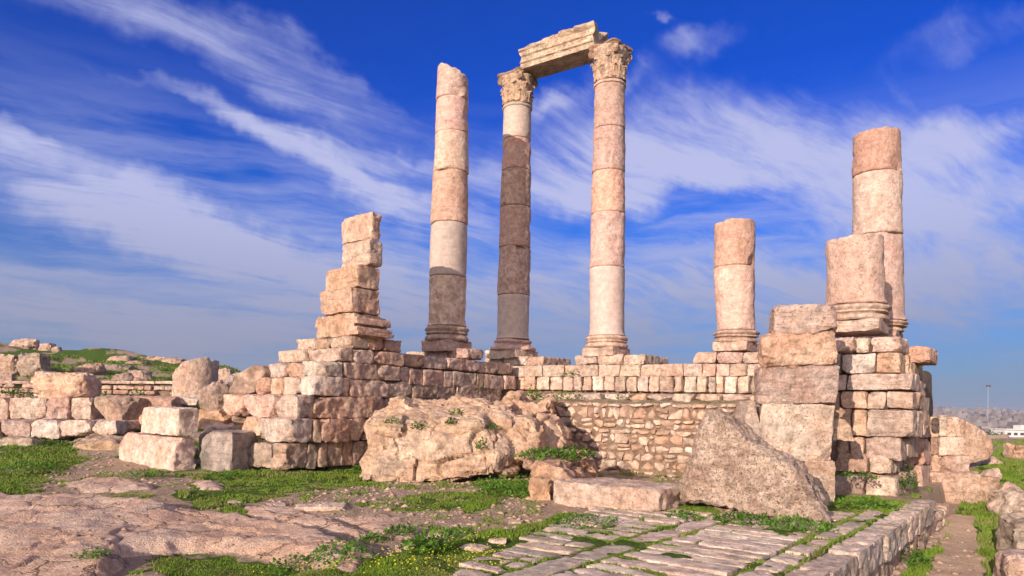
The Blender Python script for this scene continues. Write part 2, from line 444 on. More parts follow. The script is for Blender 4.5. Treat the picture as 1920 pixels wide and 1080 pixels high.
def plain_mat(name, col, rough=.8, var=.25, scale=8.0, trans=0.0, dry=None):
    m = bpy.data.materials.new(name); m.use_nodes = True; g = Nodes(m.node_tree); g.n.clear()
    tc = g.new('ShaderNodeTexCoord'); oi = g.new('ShaderNodeObjectInfo')
    n = g.noise(tc.outputs['Object'], scale, 4).outputs[0]
    f = g.m('ADD', g.m('MULTIPLY', n, var * 2), 1 - var)
    c = g.mix(1.0, col, g.new('ShaderNodeCombineXYZ', i_0=f, i_1=f, i_2=f).outputs[0], 'MULTIPLY')
    if dry:                                                   # some blades and patches gone to straw
        dn = g.noise(tc.outputs['Object'], 55.0, 2, .5).outputs[0]; dp = g.noise(tc.outputs['Object'], .9, 5, .65).outputs[0]
        c = g.mix(g.m('MULTIPLY', g.ss(g.m('ADD', g.m('MULTIPLY', dn, .6), g.m('MULTIPLY', dp, .6)), .60, .72), .8), c, dry)
    c = g.mix(1.0, c, oi.outputs['Color'], 'MULTIPLY')
    b = g.new('ShaderNodeBsdfPrincipled', i_Roughness=rough); b.inputs['Specular IOR Level'].default_value = .2
    g.put(b.inputs['Base Color'], c)
    o = g.new('ShaderNodeOutputMaterial')
    if trans:
        t = g.new('ShaderNodeBsdfTranslucent'); g.put(t.inputs[0], c)
        mx = g.new('ShaderNodeMixShader', i_Fac=trans); g.l.new(b.outputs[0], mx.inputs[1]); g.l.new(t.outputs[0], mx.inputs[2]); g.l.new(mx.outputs[0], o.inputs[0])
    else: g.l.new(b.outputs[0], o.inputs[0])
    M[name] = m; return m


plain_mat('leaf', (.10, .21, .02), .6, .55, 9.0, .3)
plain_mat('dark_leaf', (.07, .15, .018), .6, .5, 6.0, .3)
plain_mat('grass_blade', (.15, .23, .022), .6, .6, 1.3, .28, (.30, .24, .10))
plain_mat('flower', (.75, .58, .03), .6, .15)
plain_mat('far_house', (.22, .185, .165), .85, .1, .2)
plain_mat('window_glass', (.05, .055, .07), .3, .1)
plain_mat('white_plaster', (.70, .62, .56), .8, .08, .4)
plain_mat('steel', (.32, .32, .33), .5, .05)
plain_mat('flag_cloth', (.05, .035, .03), .8, .2)
plain_mat('bark', (.12, .08, .05), .9, .3)


def ground_mat():
    m = bpy.data.materials.new('ground'); m.use_nodes = True; g = Nodes(m.node_tree); g.n.clear()
    tc = g.new('ShaderNodeTexCoord'); v = tc.outputs['Object']
    A = lambda n: g.new('ShaderNodeAttribute', attribute_name=n).outputs['Fac']
    rk, gr, gn = A('rock'), A('gravel'), A('green')
    nz = g.noise(v, 2.2, 8, .7).outputs[0]; nf = g.noise(v, 14.0, 7, .7).outputs[0]
    nb = g.m('ADD', g.m('MULTIPLY', g.m('SUBTRACT', nz, .5), .7), g.m('MULTIPLY', g.m('SUBTRACT', nf, .5), .9))
    soil = g.mix(g.ss(nf, .35, .65), (.36, .24, .15), (.54, .385, .27))
    vo = g.new('ShaderNodeTexVoronoi', feature='F1'); g.put(vo.inputs['Vector'], v); vo.inputs['Scale'].default_value = 22.0
    peb = g.m('MULTIPLY', g.ss(g.m('SUBTRACT', .42, vo.outputs['Distance']), 0.0, .2), g.ss(g.noise(v, 5.0, 5).outputs[0], .42, .58))
    vs = g.new('ShaderNodeSeparateColor'); g.put(vs.inputs[0], vo.outputs['Color'])
    pebc = g.mix(vs.outputs[0], (.50, .36, .28), (.66, .55, .47))
    gravel = g.mix(peb, soil, pebc)
    greenc = g.mix(g.ss(nf, .3, .7), (.05, .095, .012), (.11, .18, .018))
    greenc = g.mix(g.m('MULTIPLY', g.ss(nz, .55, .75), .5), greenc, (.20, .17, .06))
    c = g.mix(g.ss(g.m('ADD', gr, nb), .35, .6), soil, gravel)
    gmask = g.ss(g.m('ADD', gn, nb), .38, .62)
    c = g.mix(gmask, c, greenc)
    c = g.mix(g.ss(g.m('ADD', A('path'), g.m('MULTIPLY', nb, .5)), .4, .6), c, g.mix(g.ss(nf, .3, .7), (.68, .44, .27), (.78, .55, .37)))
    n1 = g.noise(v, .9, 6, .62, .5).outputs[0]
    rock = g.mix(g.ss(n1, .38, .62), (.76, .475, .32), (.80, .56, .41))
    rock = g.mix(g.m('MULTIPLY', g.ss(g.noise(v, 3.0, 8, .72, .5).outputs[0], .52, .7), .45), rock, (.38, .22, .14))
    fr = g.m('ADD', g.m('MULTIPLY', g.ss(g.noise(v, 8.0, 9, .72).outputs[0], .25, .75), .55), .70)
    rock = g.mix(1.0, rock, g.new('ShaderNodeCombineXYZ', i_0=fr, i_1=fr, i_2=fr).outputs[0], 'MULTIPLY')
    cv = g.vm('ADD', v, g.vm('SCALE', g.noise(v, 1.6, 5, .6).outputs['Color'], .8))
    ck = g.new('ShaderNodeTexVoronoi', feature='DISTANCE_TO_EDGE'); g.put(ck.inputs['Vector'], g.vm('MULTIPLY', cv, (.9, 1.5, 1.0))); ck.inputs['Scale'].default_value = 1.1
    crack = g.m('MULTIPLY', g.m('SUBTRACT', 1.0, g.ss(ck.outputs['Distance'], .004, .03)), g.ss(g.noise(v, .8, 3).outputs[0], .42, .55))
    spk = g.ss(g.noise(v, 30.0, 4, .7).outputs[0], .56, .66)
    rock = g.mix(g.m('MAXIMUM', g.m('MULTIPLY', crack, .75), g.m('MULTIPLY', spk, .35)), rock, (.17, .11, .07))
    rmask = g.ss(g.m('ADD', rk, g.m('MULTIPLY', nb, .35)), .42, .56)
    c = g.mix(rmask, c, rock)
    far = g.ss(g.vm('LENGTH', v), 120, 300)
    city = g.mix(g.ss(g.noise(v, .02, 6, .7).outputs[0], .4, .6), (.26, .21, .17), (.14, .15, .08))
    c = g.mix(far, c, city)
    hgt = g.m('ADD', g.noise(v, 7.0, 10, .75).outputs[0], g.m('MULTIPLY', g.noise(v, 30.0, 5, .65).outputs[0], .35))
    hgt = g.m('SUBTRACT', g.m('ADD', hgt, g.m('MULTIPLY', g.m('MULTIPLY', peb, gr), .4)), g.m('MULTIPLY', g.m('MULTIPLY', crack, rk), .5))
    bp = g.new('ShaderNodeBump', i_Strength=1.0, i_Distance=.13); g.put(bp.inputs['Height'], hgt)
    b = g.new('ShaderNodeBsdfPrincipled', i_Roughness=.95); b.inputs['Specular IOR Level'].default_value = .12
    g.put(b.inputs['Base Color'], c); g.l.new(bp.outputs[0], b.inputs['Normal'])
    o = g.new('ShaderNodeOutputMaterial'); g.l.new(b.outputs[0], o.inputs[0]); M['ground'] = m


ground_mat()

# ------------------------------------------------------------------ ground: one sheet out to the skyline
def dip(x, y):
    r = x * R2[0] + y * R2[1]
    return -.065 * np.clip(14 - y, 0, 9) * ss(-r, 6.0, 7.2) 


def on_ground(px, py, z=0.0):
    a, b = ray(px, py); Y = (z - H) / b
    for _ in range(12): Y = .5 * Y + .5 * (z + float(dip(a * Y, Y)) - H) / b
    return np.array([a * Y, Y])


def poly_sdf(x, y, pts):
    """positive inside"""
    p = np.stack([x, y], 1); n = len(pts); d = np.full(len(x), 1e9); inside = np.zeros(len(x), bool)
    for i in range(n):
        a, b = pts[i], pts[(i + 1) % n]; e = b - a; w = p - a
        t = np.clip((w @ e) / (e @ e + 1e-12), 0, 1)
        d = np.minimum(d, np.linalg.norm(w - t[:, None] * e, axis=1))
        c = ((a[1] > y) != (b[1] > y)) & (x < (b[0] - a[0]) * (y - a[1]) / (b[1] - a[1] + 1e-12) + a[0]); inside ^= c
    return np.where(inside, d, -d)


def G(pts, z=.05): return [on_ground(a, b, z) for a, b in pts]
ROCKS = [(G([(-160, 915), (0, 914), (120, 921), (300, 936), (480, 968), (590, 985), (680, 1004), (705, 1030), (660, 1052), (560, 1046), (430, 1022), (330, 1018), (250, 1034), (235, 1075), (300, 1110), (-200, 1150)], .15), .20),
         (G([(470, 946), (560, 950), (640, 972), (720, 1000), (690, 1015), (600, 990), (500, 975)]), .06),
         (G([(130, 853), (180, 826), (235, 820), (230, 850)], .1), .12), (G([(110, 908), (170, 892), (280, 900), (290, 916), (170, 918)]), .05),
         (G([(352, 905), (372, 898), (428, 906), (418, 917), (368, 917)]), .05), (G([(620, 965), (720, 960), (800, 985), (780, 1010), (700, 1000)]), .05)]
GRAVELS = [G([(20, 905), (60, 870), (140, 845), (215, 850), (225, 890), (150, 900)], .1), G([(540, 940), (640, 905), (860, 872), (1020, 868), (1040, 900), (1035, 965), (1000, 1000), (900, 1015), (740, 985), (620, 960)])]
GREENS = [G([(470, 1050), (560, 1038), (700, 1050), (760, 985), (830, 1000), (900, 1020), (960, 1015), (820, 1085), (470, 1100)]), G([(240, 1035), (330, 1022), (430, 1026), (520, 1045), (560, 1085), (300, 1100)]),
          G([(900, 925), (930, 900), (1005, 895), (1012, 935), (960, 930)]), G([(640, 945), (860, 915), (1000, 935), (900, 950)]), G([(360, 895), (560, 862), (700, 880), (860, 876), (900, 888), (640, 905), (520, 935), (380, 950), (300, 930)]),
          G([(-200, 905), (0, 850), (110, 842), (170, 840), (90, 880), (60, 900), (260, 925), (0, 912)], .2), G([(1030, 965), (1130, 962), (1130, 985), (1050, 985)])]
PATH = G([(1766, 975), (1838, 975), (1862, 1100), (1728, 1100)], -.78)
PR, PL = -1.88, -6.4      # the paved platform lies between these r values


PATHM = [None]
def gmask(x, y):
    q = np.stack([x, y, x * 0], 1); n1 = fbm(q * .9, 3, 4); n2 = fbm(q * 4.0, 9, 4)
    r = x * R2[0] + y * R2[1]; s = x * S2[0] + y * S2[1]; t = x / np.maximum(y, .1)
    rock = np.zeros(len(x)); bump = np.zeros(len(x))
    for pts, hh in ROCKS:
        c = np.mean(pts, axis=0); rad = max(np.linalg.norm(p - c) for p in pts) + 1
        near = np.hypot(x - c[0], y - c[1]) < rad
        if not near.any(): continue
        d = poly_sdf(x[near], y[near], pts) + .16 * n1[near] + .09 * n2[near]
        rock[near] = np.maximum(rock[near], ss(d, -.06, .08)); bump[near] = np.maximum(bump[near], hh * ss(d, -.03, .35) * .8 + .03 * ss(d, -.02, .06))
    gravel = np.zeros(len(x)); green = .30 + .25 * n1 + .15 * n2
    for pts in GRAVELS:
        d = poly_sdf(x, y, pts) + .3 * n1; gravel = np.maximum(gravel, ss(d, -.3, .3)); green = green - .42 * ss(d, -.3, .3)
    for pts in GREENS:
        d = poly_sdf(x, y, pts) + .35 * n1 + .12 * n2; green = np.maximum(green, ss(d, -.25, .2) * (.85 + .4 * n2))
    left = ss(-t, .28, .45) * ss(y, 17, 20); green = green + left * (.25 + .5 * n1)
    right = ss(t, .52, .56) * ss(r, PR - .05, PR + .05); green = np.where(right > .5, .95 + .2 * n2, green)
    dp = poly_sdf(x, y, PATH) + .1 * n1 + .05 * n2; pm = ss(dp, -.05, .12)
    green = green * (1 - pm); gravel = np.maximum(gravel, pm * .5)
    plat = (r > -6.1) & (r < PR) & (s > 3) & (s < 16.5) & (y > 5)
    green = np.where(plat, .8 + .3 * n2, green)
    gravel = np.maximum(gravel, .25)
    far = ss(y, 70, 120); green = green * (1 - far) + far * .5
    PATHM[0] = pm
    return rock, gravel, np.clip(green, 0, 1.2), bump


def gheight(x, y, bump=None):
    q = np.stack([x, y, x * 0], 1); t = x / np.maximum(y, .1); r = x * R2[0] + y * R2[1]
    z = .035 * fbm(q * .7, 21, 3) * ss(np.hypot(x, y), 3, 8)
    z = z + .02 * fbm(q * 3.0, 23, 3) + dip(x, y)
    hill = np.interp(y, [0, 17, 20, 22, 23.5, 30, 40, 55, 62, 75, 150, 300, 500, 1300, 1600, 4000], [0, 0, .3, .6, 1.05, 1.9, 3.2, 6.4, 6.7, 0, -12, -12, -12, 10, 9, -30])
    flat = np.interp(y, [0, 60, 75, 150, 300, 500, 1300, 1600, 4000], [0, 0, -5, -12, -12, -12, 10, 9, -30])
    m = np.interp(t, [-1.5, -.74, -.6, -.48, -.40, -.28, -.18], [1.05, 1.0, .90, .77, .69, .25, 0])
    m = np.where(y > 75, 1, m)
    hn = ss(y, 26, 40) * (1 - ss(y, 60, 75)) * m
    z = z + hill * m + flat * (1 - m) + hn * .45 * fbm(q * .16, 31, 4)
    rt_ = ss(r, PR - .42, PR - .30) * ss(t, .2, .3) * (1 - ss(y, 30, 45))
    z = z + rt_ * np.interp(y, [8, 15, 18.5, 22, 30, 45], [-.85, -.78, -.48, .22, .15, 0]) 
    z = z + ss(y, 300, 600) * 3.5 * fbm(q * .006, 41, 4)
    if bump is None: bump = gmask(x, y)[3]
    rough = ss(bump, .02, .1)
    ridge = 1 - np.abs(fbm(q * np.array([.55, .9, 1]), 51, 3))
    f1, f2, cid = worley(q * np.array([.55, .8, 1]) + .25 * fbm(q * 1.2, 57, 2)[:, None], 58)     # big flat sheets parted by cracks
    sheet = .05 * (cid - .5) - .03 * (1 - ss(f2 - f1, 0, .05))
    z = z + bump * (.9 + .3 * fbm(q * .8, 53, 2)) + rough * (sheet + .02 * ridge + .014 * fbm(q * 5, 55, 4))
    return z


def gz(x, y): return float(gheight(np.array([x]), np.array([y]))[0])


def build_ground():
    a = np.radians(np.concatenate([np.linspace(-180, -52, 40)[:-1], np.linspace(-52, 52, 760), np.linspace(52, 180, 40)[1:-1]]))
    rr = np.concatenate([[1.0, 3.0, 5.0], np.geomspace(5.6, 34, 400), np.geomspace(34.6, 4500, 150)])
    A, Rr = np.meshgrid(a, rr, indexing='ij'); na, nr = A.shape
    x = (np.sin(A) * Rr).ravel(); y = (np.cos(A) * Rr).ravel()
    yy = np.where(y < 0, np.hypot(x, y) * .02, y)
    rock, gravel, green, bump = gmask(x, yy); pm = PATHM[0]; z = gheight(x, yy, bump)
    V = np.stack([x, y, z], 1); idx = np.arange(na * nr).reshape(na, nr); nx = np.roll(idx, -1, 0)
    Fc = np.stack([idx[:, :-1], nx[:, :-1], nx[:, 1:], idx[:, 1:]], -1).reshape(-1, 4)[:, ::-1]
    V = np.concatenate([V, [[0, 0, 0]]]); 
    o = struct(link_mesh('ground', V, Fc, M['ground'], loc=np.zeros(3), sharp=0))
    for nm, arr in (('rock', rock), ('gravel', gravel), ('green', green), ('path', pm)):
        at = o.data.attributes.new(nm, 'FLOAT', 'POINT'); at.data.foreach_set('value', np.append(arr, 0).astype(np.float32))


build_ground()

# ------------------------------------------------------------------ columns
def lathe(prof, n=64, c=(0, 0, 0)):
    """prof: (radius, z) from bottom to top, closed at both ends"""
    prof = np.asarray(prof, float); th = np.linspace(0, 2 * np.pi, n, endpoint=False); m = len(prof)
    V = np.stack([np.outer(np.cos(th), prof[:, 0]), np.outer(np.sin(th), prof[:, 0]), np.tile(prof[:, 1], (n, 1))], -1).reshape(-1, 3)
    idx = np.arange(n * m).reshape(n, m); nx = np.roll(idx, -1, 0)
    Fc = np.stack([idx[:, :-1], nx[:, :-1], nx[:, 1:], idx[:, 1:]], -1).reshape(-1, 4)
    return V + np.asarray(c), Fc


def drum_mesh(name, b, t, rb, rtp, parent, mat, color=None, rough=1.0, chip=1.0, top_tilt=None, n=72, e=.06, flare=0.0, neck=0.0):
    """one shaft drum between centre points b (bottom) and t (top)"""
    b, t = np.asarray(b), np.asarray(t); h = t[2] - b[2]; m = max(6, int(h / e)); sd = nseed()
    en = np.array([0, .012, .026, .045, .07]) / h
    v = np.concatenate([en, np.linspace(.10 / h, 1 - .10 / h, m + 1), 1 - en[::-1]]); m = len(v) - 1; rad = rb + (rtp - rb) * v
    ed = np.minimum(v, 1 - v) * h
    rad = rad - .045 * np.exp(-ed / .014)
    if flare: rad = rad + flare * np.exp(-(v * h) / .10) + flare * .4 * ((v * h) < .07)
    if neck: rad = rad + neck * (np.abs((1 - v) * h - .06) < .05)
    cap = [.0, .35, .7, .93]
    prof = [(rad[0] * c, 0) for c in cap] + [(rad[i], v[i] * h) for i in range(m + 1)] + [(rad[-1] * c, h) for c in cap[::-1]]
    V, Fc = lathe(prof, n); off = np.array([sd * .37, sd * .11, 0]) % 40
    z01 = V[:, 2] / h
    rad_dir = V * np.array([1, 1, 0]); ln = np.linalg.norm(rad_dir, axis=1, keepdims=True) + 1e-9; rad_dir = rad_dir / ln
    shell = ss(ln[:, 0] / rb, .5, .9)
    dsp = rough * (.014 * fbm(V * 1.3 + off, sd, 3) + .010 * fbm(V * 7 + off, sd + 1, 3))
    f1, f2, cid = worley(V * np.array([1.6, 1.6, 1.9]) + off, sd)
    edge = np.exp(-np.minimum(z01, 1 - z01) * h / .10)
    dsp = dsp - chip * .08 * edge * ss(cid, .62, .95) * ss(.55 - f1, 0, .3) - chip * .03 * ss(cid, .86, .97) * ss(.5 - f1, 0, .25)
    V = V + rad_dir * (dsp * shell)[:, None]
    if top_tilt is not None:
        k = ss(z01, .3, 1.0); V[:, 2] += k * top_tilt(V)
    V = V + b + np.outer(z01, (t - b) * np.array([1, 1, 0]))
    return link_mesh(name, V, Fc, mat, parent, color=color or tint(rt.choice(['pink', 'cream', 'pink', 'orange'])), loc=b)


def weathered_lathe(name, prof, c, parent, mat, color=None, amt=.03, n=72, square=0.0, broken=0.0):
    V, Fc = lathe(prof, n); sd = nseed(); off = np.array([sd * .21 % 30, 3, 7])
    rd = V * np.array([1, 1, 0]); ln = np.linalg.norm(rd, axis=1, keepdims=True) + 1e-9; rd = rd / ln
    d = amt * fbm(V * 1.7 + off, sd, 3) + amt * .5 * fbm(V * 7 + off, sd + 1, 3)
    if broken:
        f1, f2, cid = worley(V * np.array([1.1, 1.1, 1.6]) + off, sd + 2); d = d - broken * ss(cid, .45, .9) * ss(.75 - f1, 0, .4)
    k = ss(ln[:, 0] / max(p[0] for p in prof), .3, .6)
    V = V + rd * (d * k)[:, None]; V[:, 2] += .2 * d * k
    return link_mesh(name, V + np.asarray(c), Fc, mat, parent, color=color or tint('cream'), loc=np.asarray(c))


def column_base(parent, c, zb, zt, rs, rl, color=None, cutn=5):
    """worn attic base: square plinth, big torus, scotia, small torus under the shaft"""
    h = zt - zb; hp = h * .44
    block('plinth', (c[0], c[1], zb + hp / 2), (rl * 1.46, rl * 1.46, hp), parent, M['limestone'], color=tint('pink'), r=.05, cuts=2, cutdepth=.12, rough=1.3, warp=.008)
    rl *= .90
    prof = [(0, 0), (rl * .6, 0), (rl * .93, .0), (rl * .99, .10), (rl * .985, .22), (rl * .93, .34), (rl * .86, .40), (rs * 1.18, .50), (rs * 1.13, .62), (rs * 1.20, .70), (rs * 1.24, .80), (rs * 1.2, .9), (rs * 1.08, .96), (rs * 1.04, 1.0), (rs * .6, 1.0), (0, 1.0)]
    dense = []
    for (r0, z0), (r1, z1) in zip(prof[:-1], prof[1:]):
        for k in range(3): dense.append((r0 + (r1 - r0) * k / 3, (z0 + (z1 - z0) * k / 3) * (h - hp)))
    dense.append((0, h - hp))
    weathered_lathe('base_moulding', dense, (c[0], c[1], zb + hp - .01), parent, M['limestone'], tint('pink'), .022, broken=.06)


def capital(parent, c, h, rb, yaw):
    cap_parts = bpy.data.objects.new('capital', None)
    bell_prof = [(0, 0), (rb * .6, 0), (rb * .98, 0), (rb * 1.04, .03 * h), (rb * .99, .07 * h), (rb * .98, .25 * h), (rb * 1.0, .5 * h), (rb * 1.08, .7 * h), (rb * 1.22, .82 * h), (rb * 1.25, .87 * h), (rb * .6, .87 * h), (0, .87 * h)]
    dense = []
    for (r0, z0), (r1, z1) in zip(bell_prof[:-1], bell_prof[1:]):
        for k in range(4): dense.append((r0 + (r1 - r0) * k / 4, z0 + (z1 - z0) * k / 4))
    dense.append(bell_prof[-1])
    cap = weathered_lathe('capital', dense, c, parent, M['carved_stone'], tint('cream'), .06)
    bpy.data.objects.remove(cap_parts)
    zs = np.array([z for r, z in bell_prof[2:10]]); rs = np.array([r for r, z in bell_prof[2:10]])
    def leaf(phi, hh, z0, wid, out):
        sd = nseed(); nu, nv = 11, 16; V = []
        for j in range(nv + 1):
            v = j / nv
            for i in range(nu + 1):
                u = i / nu * 2 - 1
                lob = 1 - .22 * abs(math.sin(v * 4.2 * math.pi)) * abs(u)
                w = wid * (1 - .35 * v ** 2) * lob * (1 if v < .85 else 1 - (v - .85) * 3.2)
                z = z0 + hh * (v if v < .88 else .88 - (v - .88) * .9)
                rad = np.interp(z, zs, rs) + .035 * (1 - u * u) + .02 * math.cos(u * 9) * (1 - abs(u)) + out * v ** 3.2 - .02 * abs(u)
                ang = phi + u * w / rb
                V.append((math.cos(ang) * rad, math.sin(ang) * rad, z))
        V = np.array(V); off = np.array([sd % 17, sd % 13, 1]); V += (.032 * fbm(V * 10 + off, sd, 3))[:, None] * np.array([math.cos(phi), math.sin(phi), .4])
        idx = np.arange((nu + 1) * (nv + 1)).reshape(nv + 1, nu + 1)
        Fc = np.stack([idx[:-1, :-1], idx[:-1, 1:], idx[1:, 1:], idx[1:, :-1]], -1).reshape(-1, 4)
        link_mesh('acanthus_leaf', V + np.asarray(c), Fc, M['carved_stone'], cap, color=tint(rt.choice(['cream', 'orange', 'cream'])))
    for k in range(8): leaf(yaw + k * math.pi / 4, .40 * h, .05 * h, rb * .36, .08)
    for k in range(8): leaf(yaw + (k + .5) * math.pi / 4, .66 * h, .06 * h, rb * .34, .11)
    for k in range(4):                                   # scrolls at the corners
        a = yaw + math.pi / 4 + k * math.pi / 2
        prof = [(0, -.07), (.07, -.085), (.10, -.06), (.125, -.07), (.14, -.03), (.14, .03), (.125, .07), (.10, .06), (.07, .085), (0, .07)]
        V, Fc = lathe([(r * h * .8, z) for r, z in prof], 20); V = V[:, [2, 0, 1]]
        ca, sa = math.cos(a + math.pi / 2), math.sin(a + math.pi / 2)
        V = np.stack([V[:, 0] * ca - V[:, 1] * sa, V[:, 0] * sa + V[:, 1] * ca, V[:, 2]], 1)
        V = V + .02 * fbm(V * 9 + k, nseed(), 3)[:, None] + np.array([math.cos(a) * rb * 1.22, math.sin(a) * rb * 1.22, .79 * h])
        link_mesh('volute', V + np.asarray(c), Fc, M['carved_stone'], cap, color=tint('brown'))
    # abacus: square slab with hollow sides
    n = 60; th = np.linspace(0, 2 * np.pi, n, endpoint=False); top = []
    for t in th:
        q = (t + math.pi / 4) % (math.pi / 2) - math.pi / 4
        rr = rb * 1.10 / math.cos(q); rr = min(rr, rb * 1.36) * (1.0 - .06 * math.cos(q * 4)); top.append(rr)
    lay = []
    for (f, z) in ((0, .86), (.9, .86), (.97, .89), (.99, .93), (1.04, .95), (1.04, .99), (.96, 1.0), (0, 1.0)):
        lay.append(np.stack([np.cos(th + yaw) * np.array(top) * f, np.sin(th + yaw) * np.array(top) * f, np.full(n, z * h)], 1))
    V = np.stack(lay, 1).reshape(-1, 3); idx = np.arange(n * 8).reshape(n, 8); nx = np.roll(idx, -1, 0)
    Fc = np.stack([idx[:, :-1], nx[:, :-1], nx[:, 1:], idx[:, 1:]], -1).reshape(-1, 4)
    sd = nseed(); f1, f2, cid = worley(V * 2.2 + sd % 9, sd)
    sc = 1 - .22 * ss(cid, .5, .95) * ss(.7 - f1, 0, .4); V[:, :2] *= sc[:, None]; V += .025 * fbm(V * 6, sd, 3)[:, None]
    link_mesh('abacus', V + np.asarray(c), Fc, M['carved_stone'], cap, color=tint('brown'))


def column(name, label, Y, joints, mats, yc, base_y, base_w, top_tilt=None, tints=None, rough=1.5, chip=1.7, flare=.05):
    """joints: (pixel y, pixel x of the axis, pixel width) from top to bottom"""
    pts = [P(x, y, Y) for y, x, w in joints]; rad = [w * Y / F / 2 * ray_k(x) for y, x, w in joints]
    gb = P(joints[-1][1], base_y, Y)
    t = thing(name, (pts[-1][0], Y, gb[2]), label, 'column', 'standing temple columns')
    for i in range(len(pts) - 1):
        drum_mesh('drum', pts[i + 1], pts[i], rad[i + 1], rad[i], t, M[mats[i]], tint(tints[i]) if tints and tints[i] else None, rough * (.45 if mats[i] == 'restored_stone' else 1), chip * (.25 if mats[i] == 'restored_stone' else 1),
                  top_tilt if i == 0 else None, flare=flare if i == len(pts) - 2 else 0)
    column_base(t, pts[-1], gb[2], pts[-1][2], rad[-1], base_w * Y / F / 2 * ray_k(joints[-1][1]))
    return t, pts, rad


def ray_k(px): return math.cos(math.atan((px - 960) / F))


YC1, YC2, YC3, YC4, YC5, YC6 = 23.4, 26.9, 24.7, 22.2, 19.4, 16.6
sh, wh, st_ = 'shaft_stone', 'restored_stone', 'stained_shaded_stone'
column('temple_column', 'tall column with no capital, jagged top and a white band, left of the pair joined by a beam', YC1,
       [(138, 849, 58), (190, 848, 60), (254, 847, 62.5), (326, 845, 66), (422, 842, 69), (521, 839.5, 70), (613, 838, 68)],
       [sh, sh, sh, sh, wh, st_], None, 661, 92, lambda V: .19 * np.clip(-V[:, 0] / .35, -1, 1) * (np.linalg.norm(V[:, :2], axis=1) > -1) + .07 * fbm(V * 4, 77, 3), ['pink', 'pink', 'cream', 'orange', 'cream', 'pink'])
c2t, c2p, c2r = column('temple_column', 'tall column under the left end of the stone beam, its shaft deep in shadow', YC2,
       [(205, 970, 51), (265, 969, 53), (323, 968, 55), (391, 966.5, 57), (466, 965, 58.5), (555, 963, 60), (637, 961.5, 58)],
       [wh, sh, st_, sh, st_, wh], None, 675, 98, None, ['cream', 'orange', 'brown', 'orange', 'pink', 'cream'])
c3t, c3p, c3r = column('temple_column', 'tall sunlit column under the right end of the stone beam, white at its foot', YC3,
       [(163, 1143.5, 56), (245, 1142.5, 58.5), (326, 1141, 61.5), (403, 1140, 64), (504, 1138.5, 65.5), (631, 1138, 65)],
       [sh, sh, sh, sh, wh], None, 670, 90, None, ['pink', 'pink', 'orange', 'cream', 'cream'])
column('temple_column', 'short broken column of two drums, between the beam pair and the big block pier', YC4,
       [(419, 1377, 77), (503, 1376.5, 77), (621, 1379.5, 72)], [sh, sh], None, 660, 92, lambda V: .05 * fbm(V * 3, 5, 3), ['orange', 'cream'], flare=.0)
column('temple_column', 'tallest broken column on the far right, standing behind the shorter stump', YC5,
       [(252, 1642.5, 91), (330, 1643.5, 93), (444, 1645, 95), (604, 1647, 95)], [sh, sh, sh], None, 640, 112, lambda V: .06 * fbm(V * 3, 8, 3) + .05 * V[:, 0], ['orange', 'cream', 'pink'])
column('temple_column', 'thick broken column stump of one drum on the right podium corner', YC6,
       [(450, 1601, 108), (574, 1605, 109)], [sh], None, 627, 150, lambda V: .06 * fbm(V * 3, 9, 3) + .06 * V[:, 0], ['pink'], chip=1.6)

yawR = -THETA
for (t, pts, rad, Y, ytop, xt) in ((c2t, c2p, c2r, YC2, 144, 972), (c3t, c3p, c3r, YC3, 92, 1145)):
    top = P(xt, ytop, Y); b = pts[0]
    weathered_lathe('neck_ring', [(0, 0), (rad[0] * .9, 0), (rad[0] * 1.07, .02), (rad[0] * 1.1, .06), (rad[0] * 1.07, .10), (rad[0] * .9, .12), (0, .12)], (b[0], b[1], b[2] - .06), t, M[wh] if Y > 26 else M[sh], tint('cream'), .008)
    capital(t, (b[0], b[1], b[2] + .05), top[2] - b[2] - .05, rad[0] * 1.02, yawR)
CAPZ2 = P(972, 144, YC2)[2]; CAPZ3 = P(1145, 92, YC3)[2]


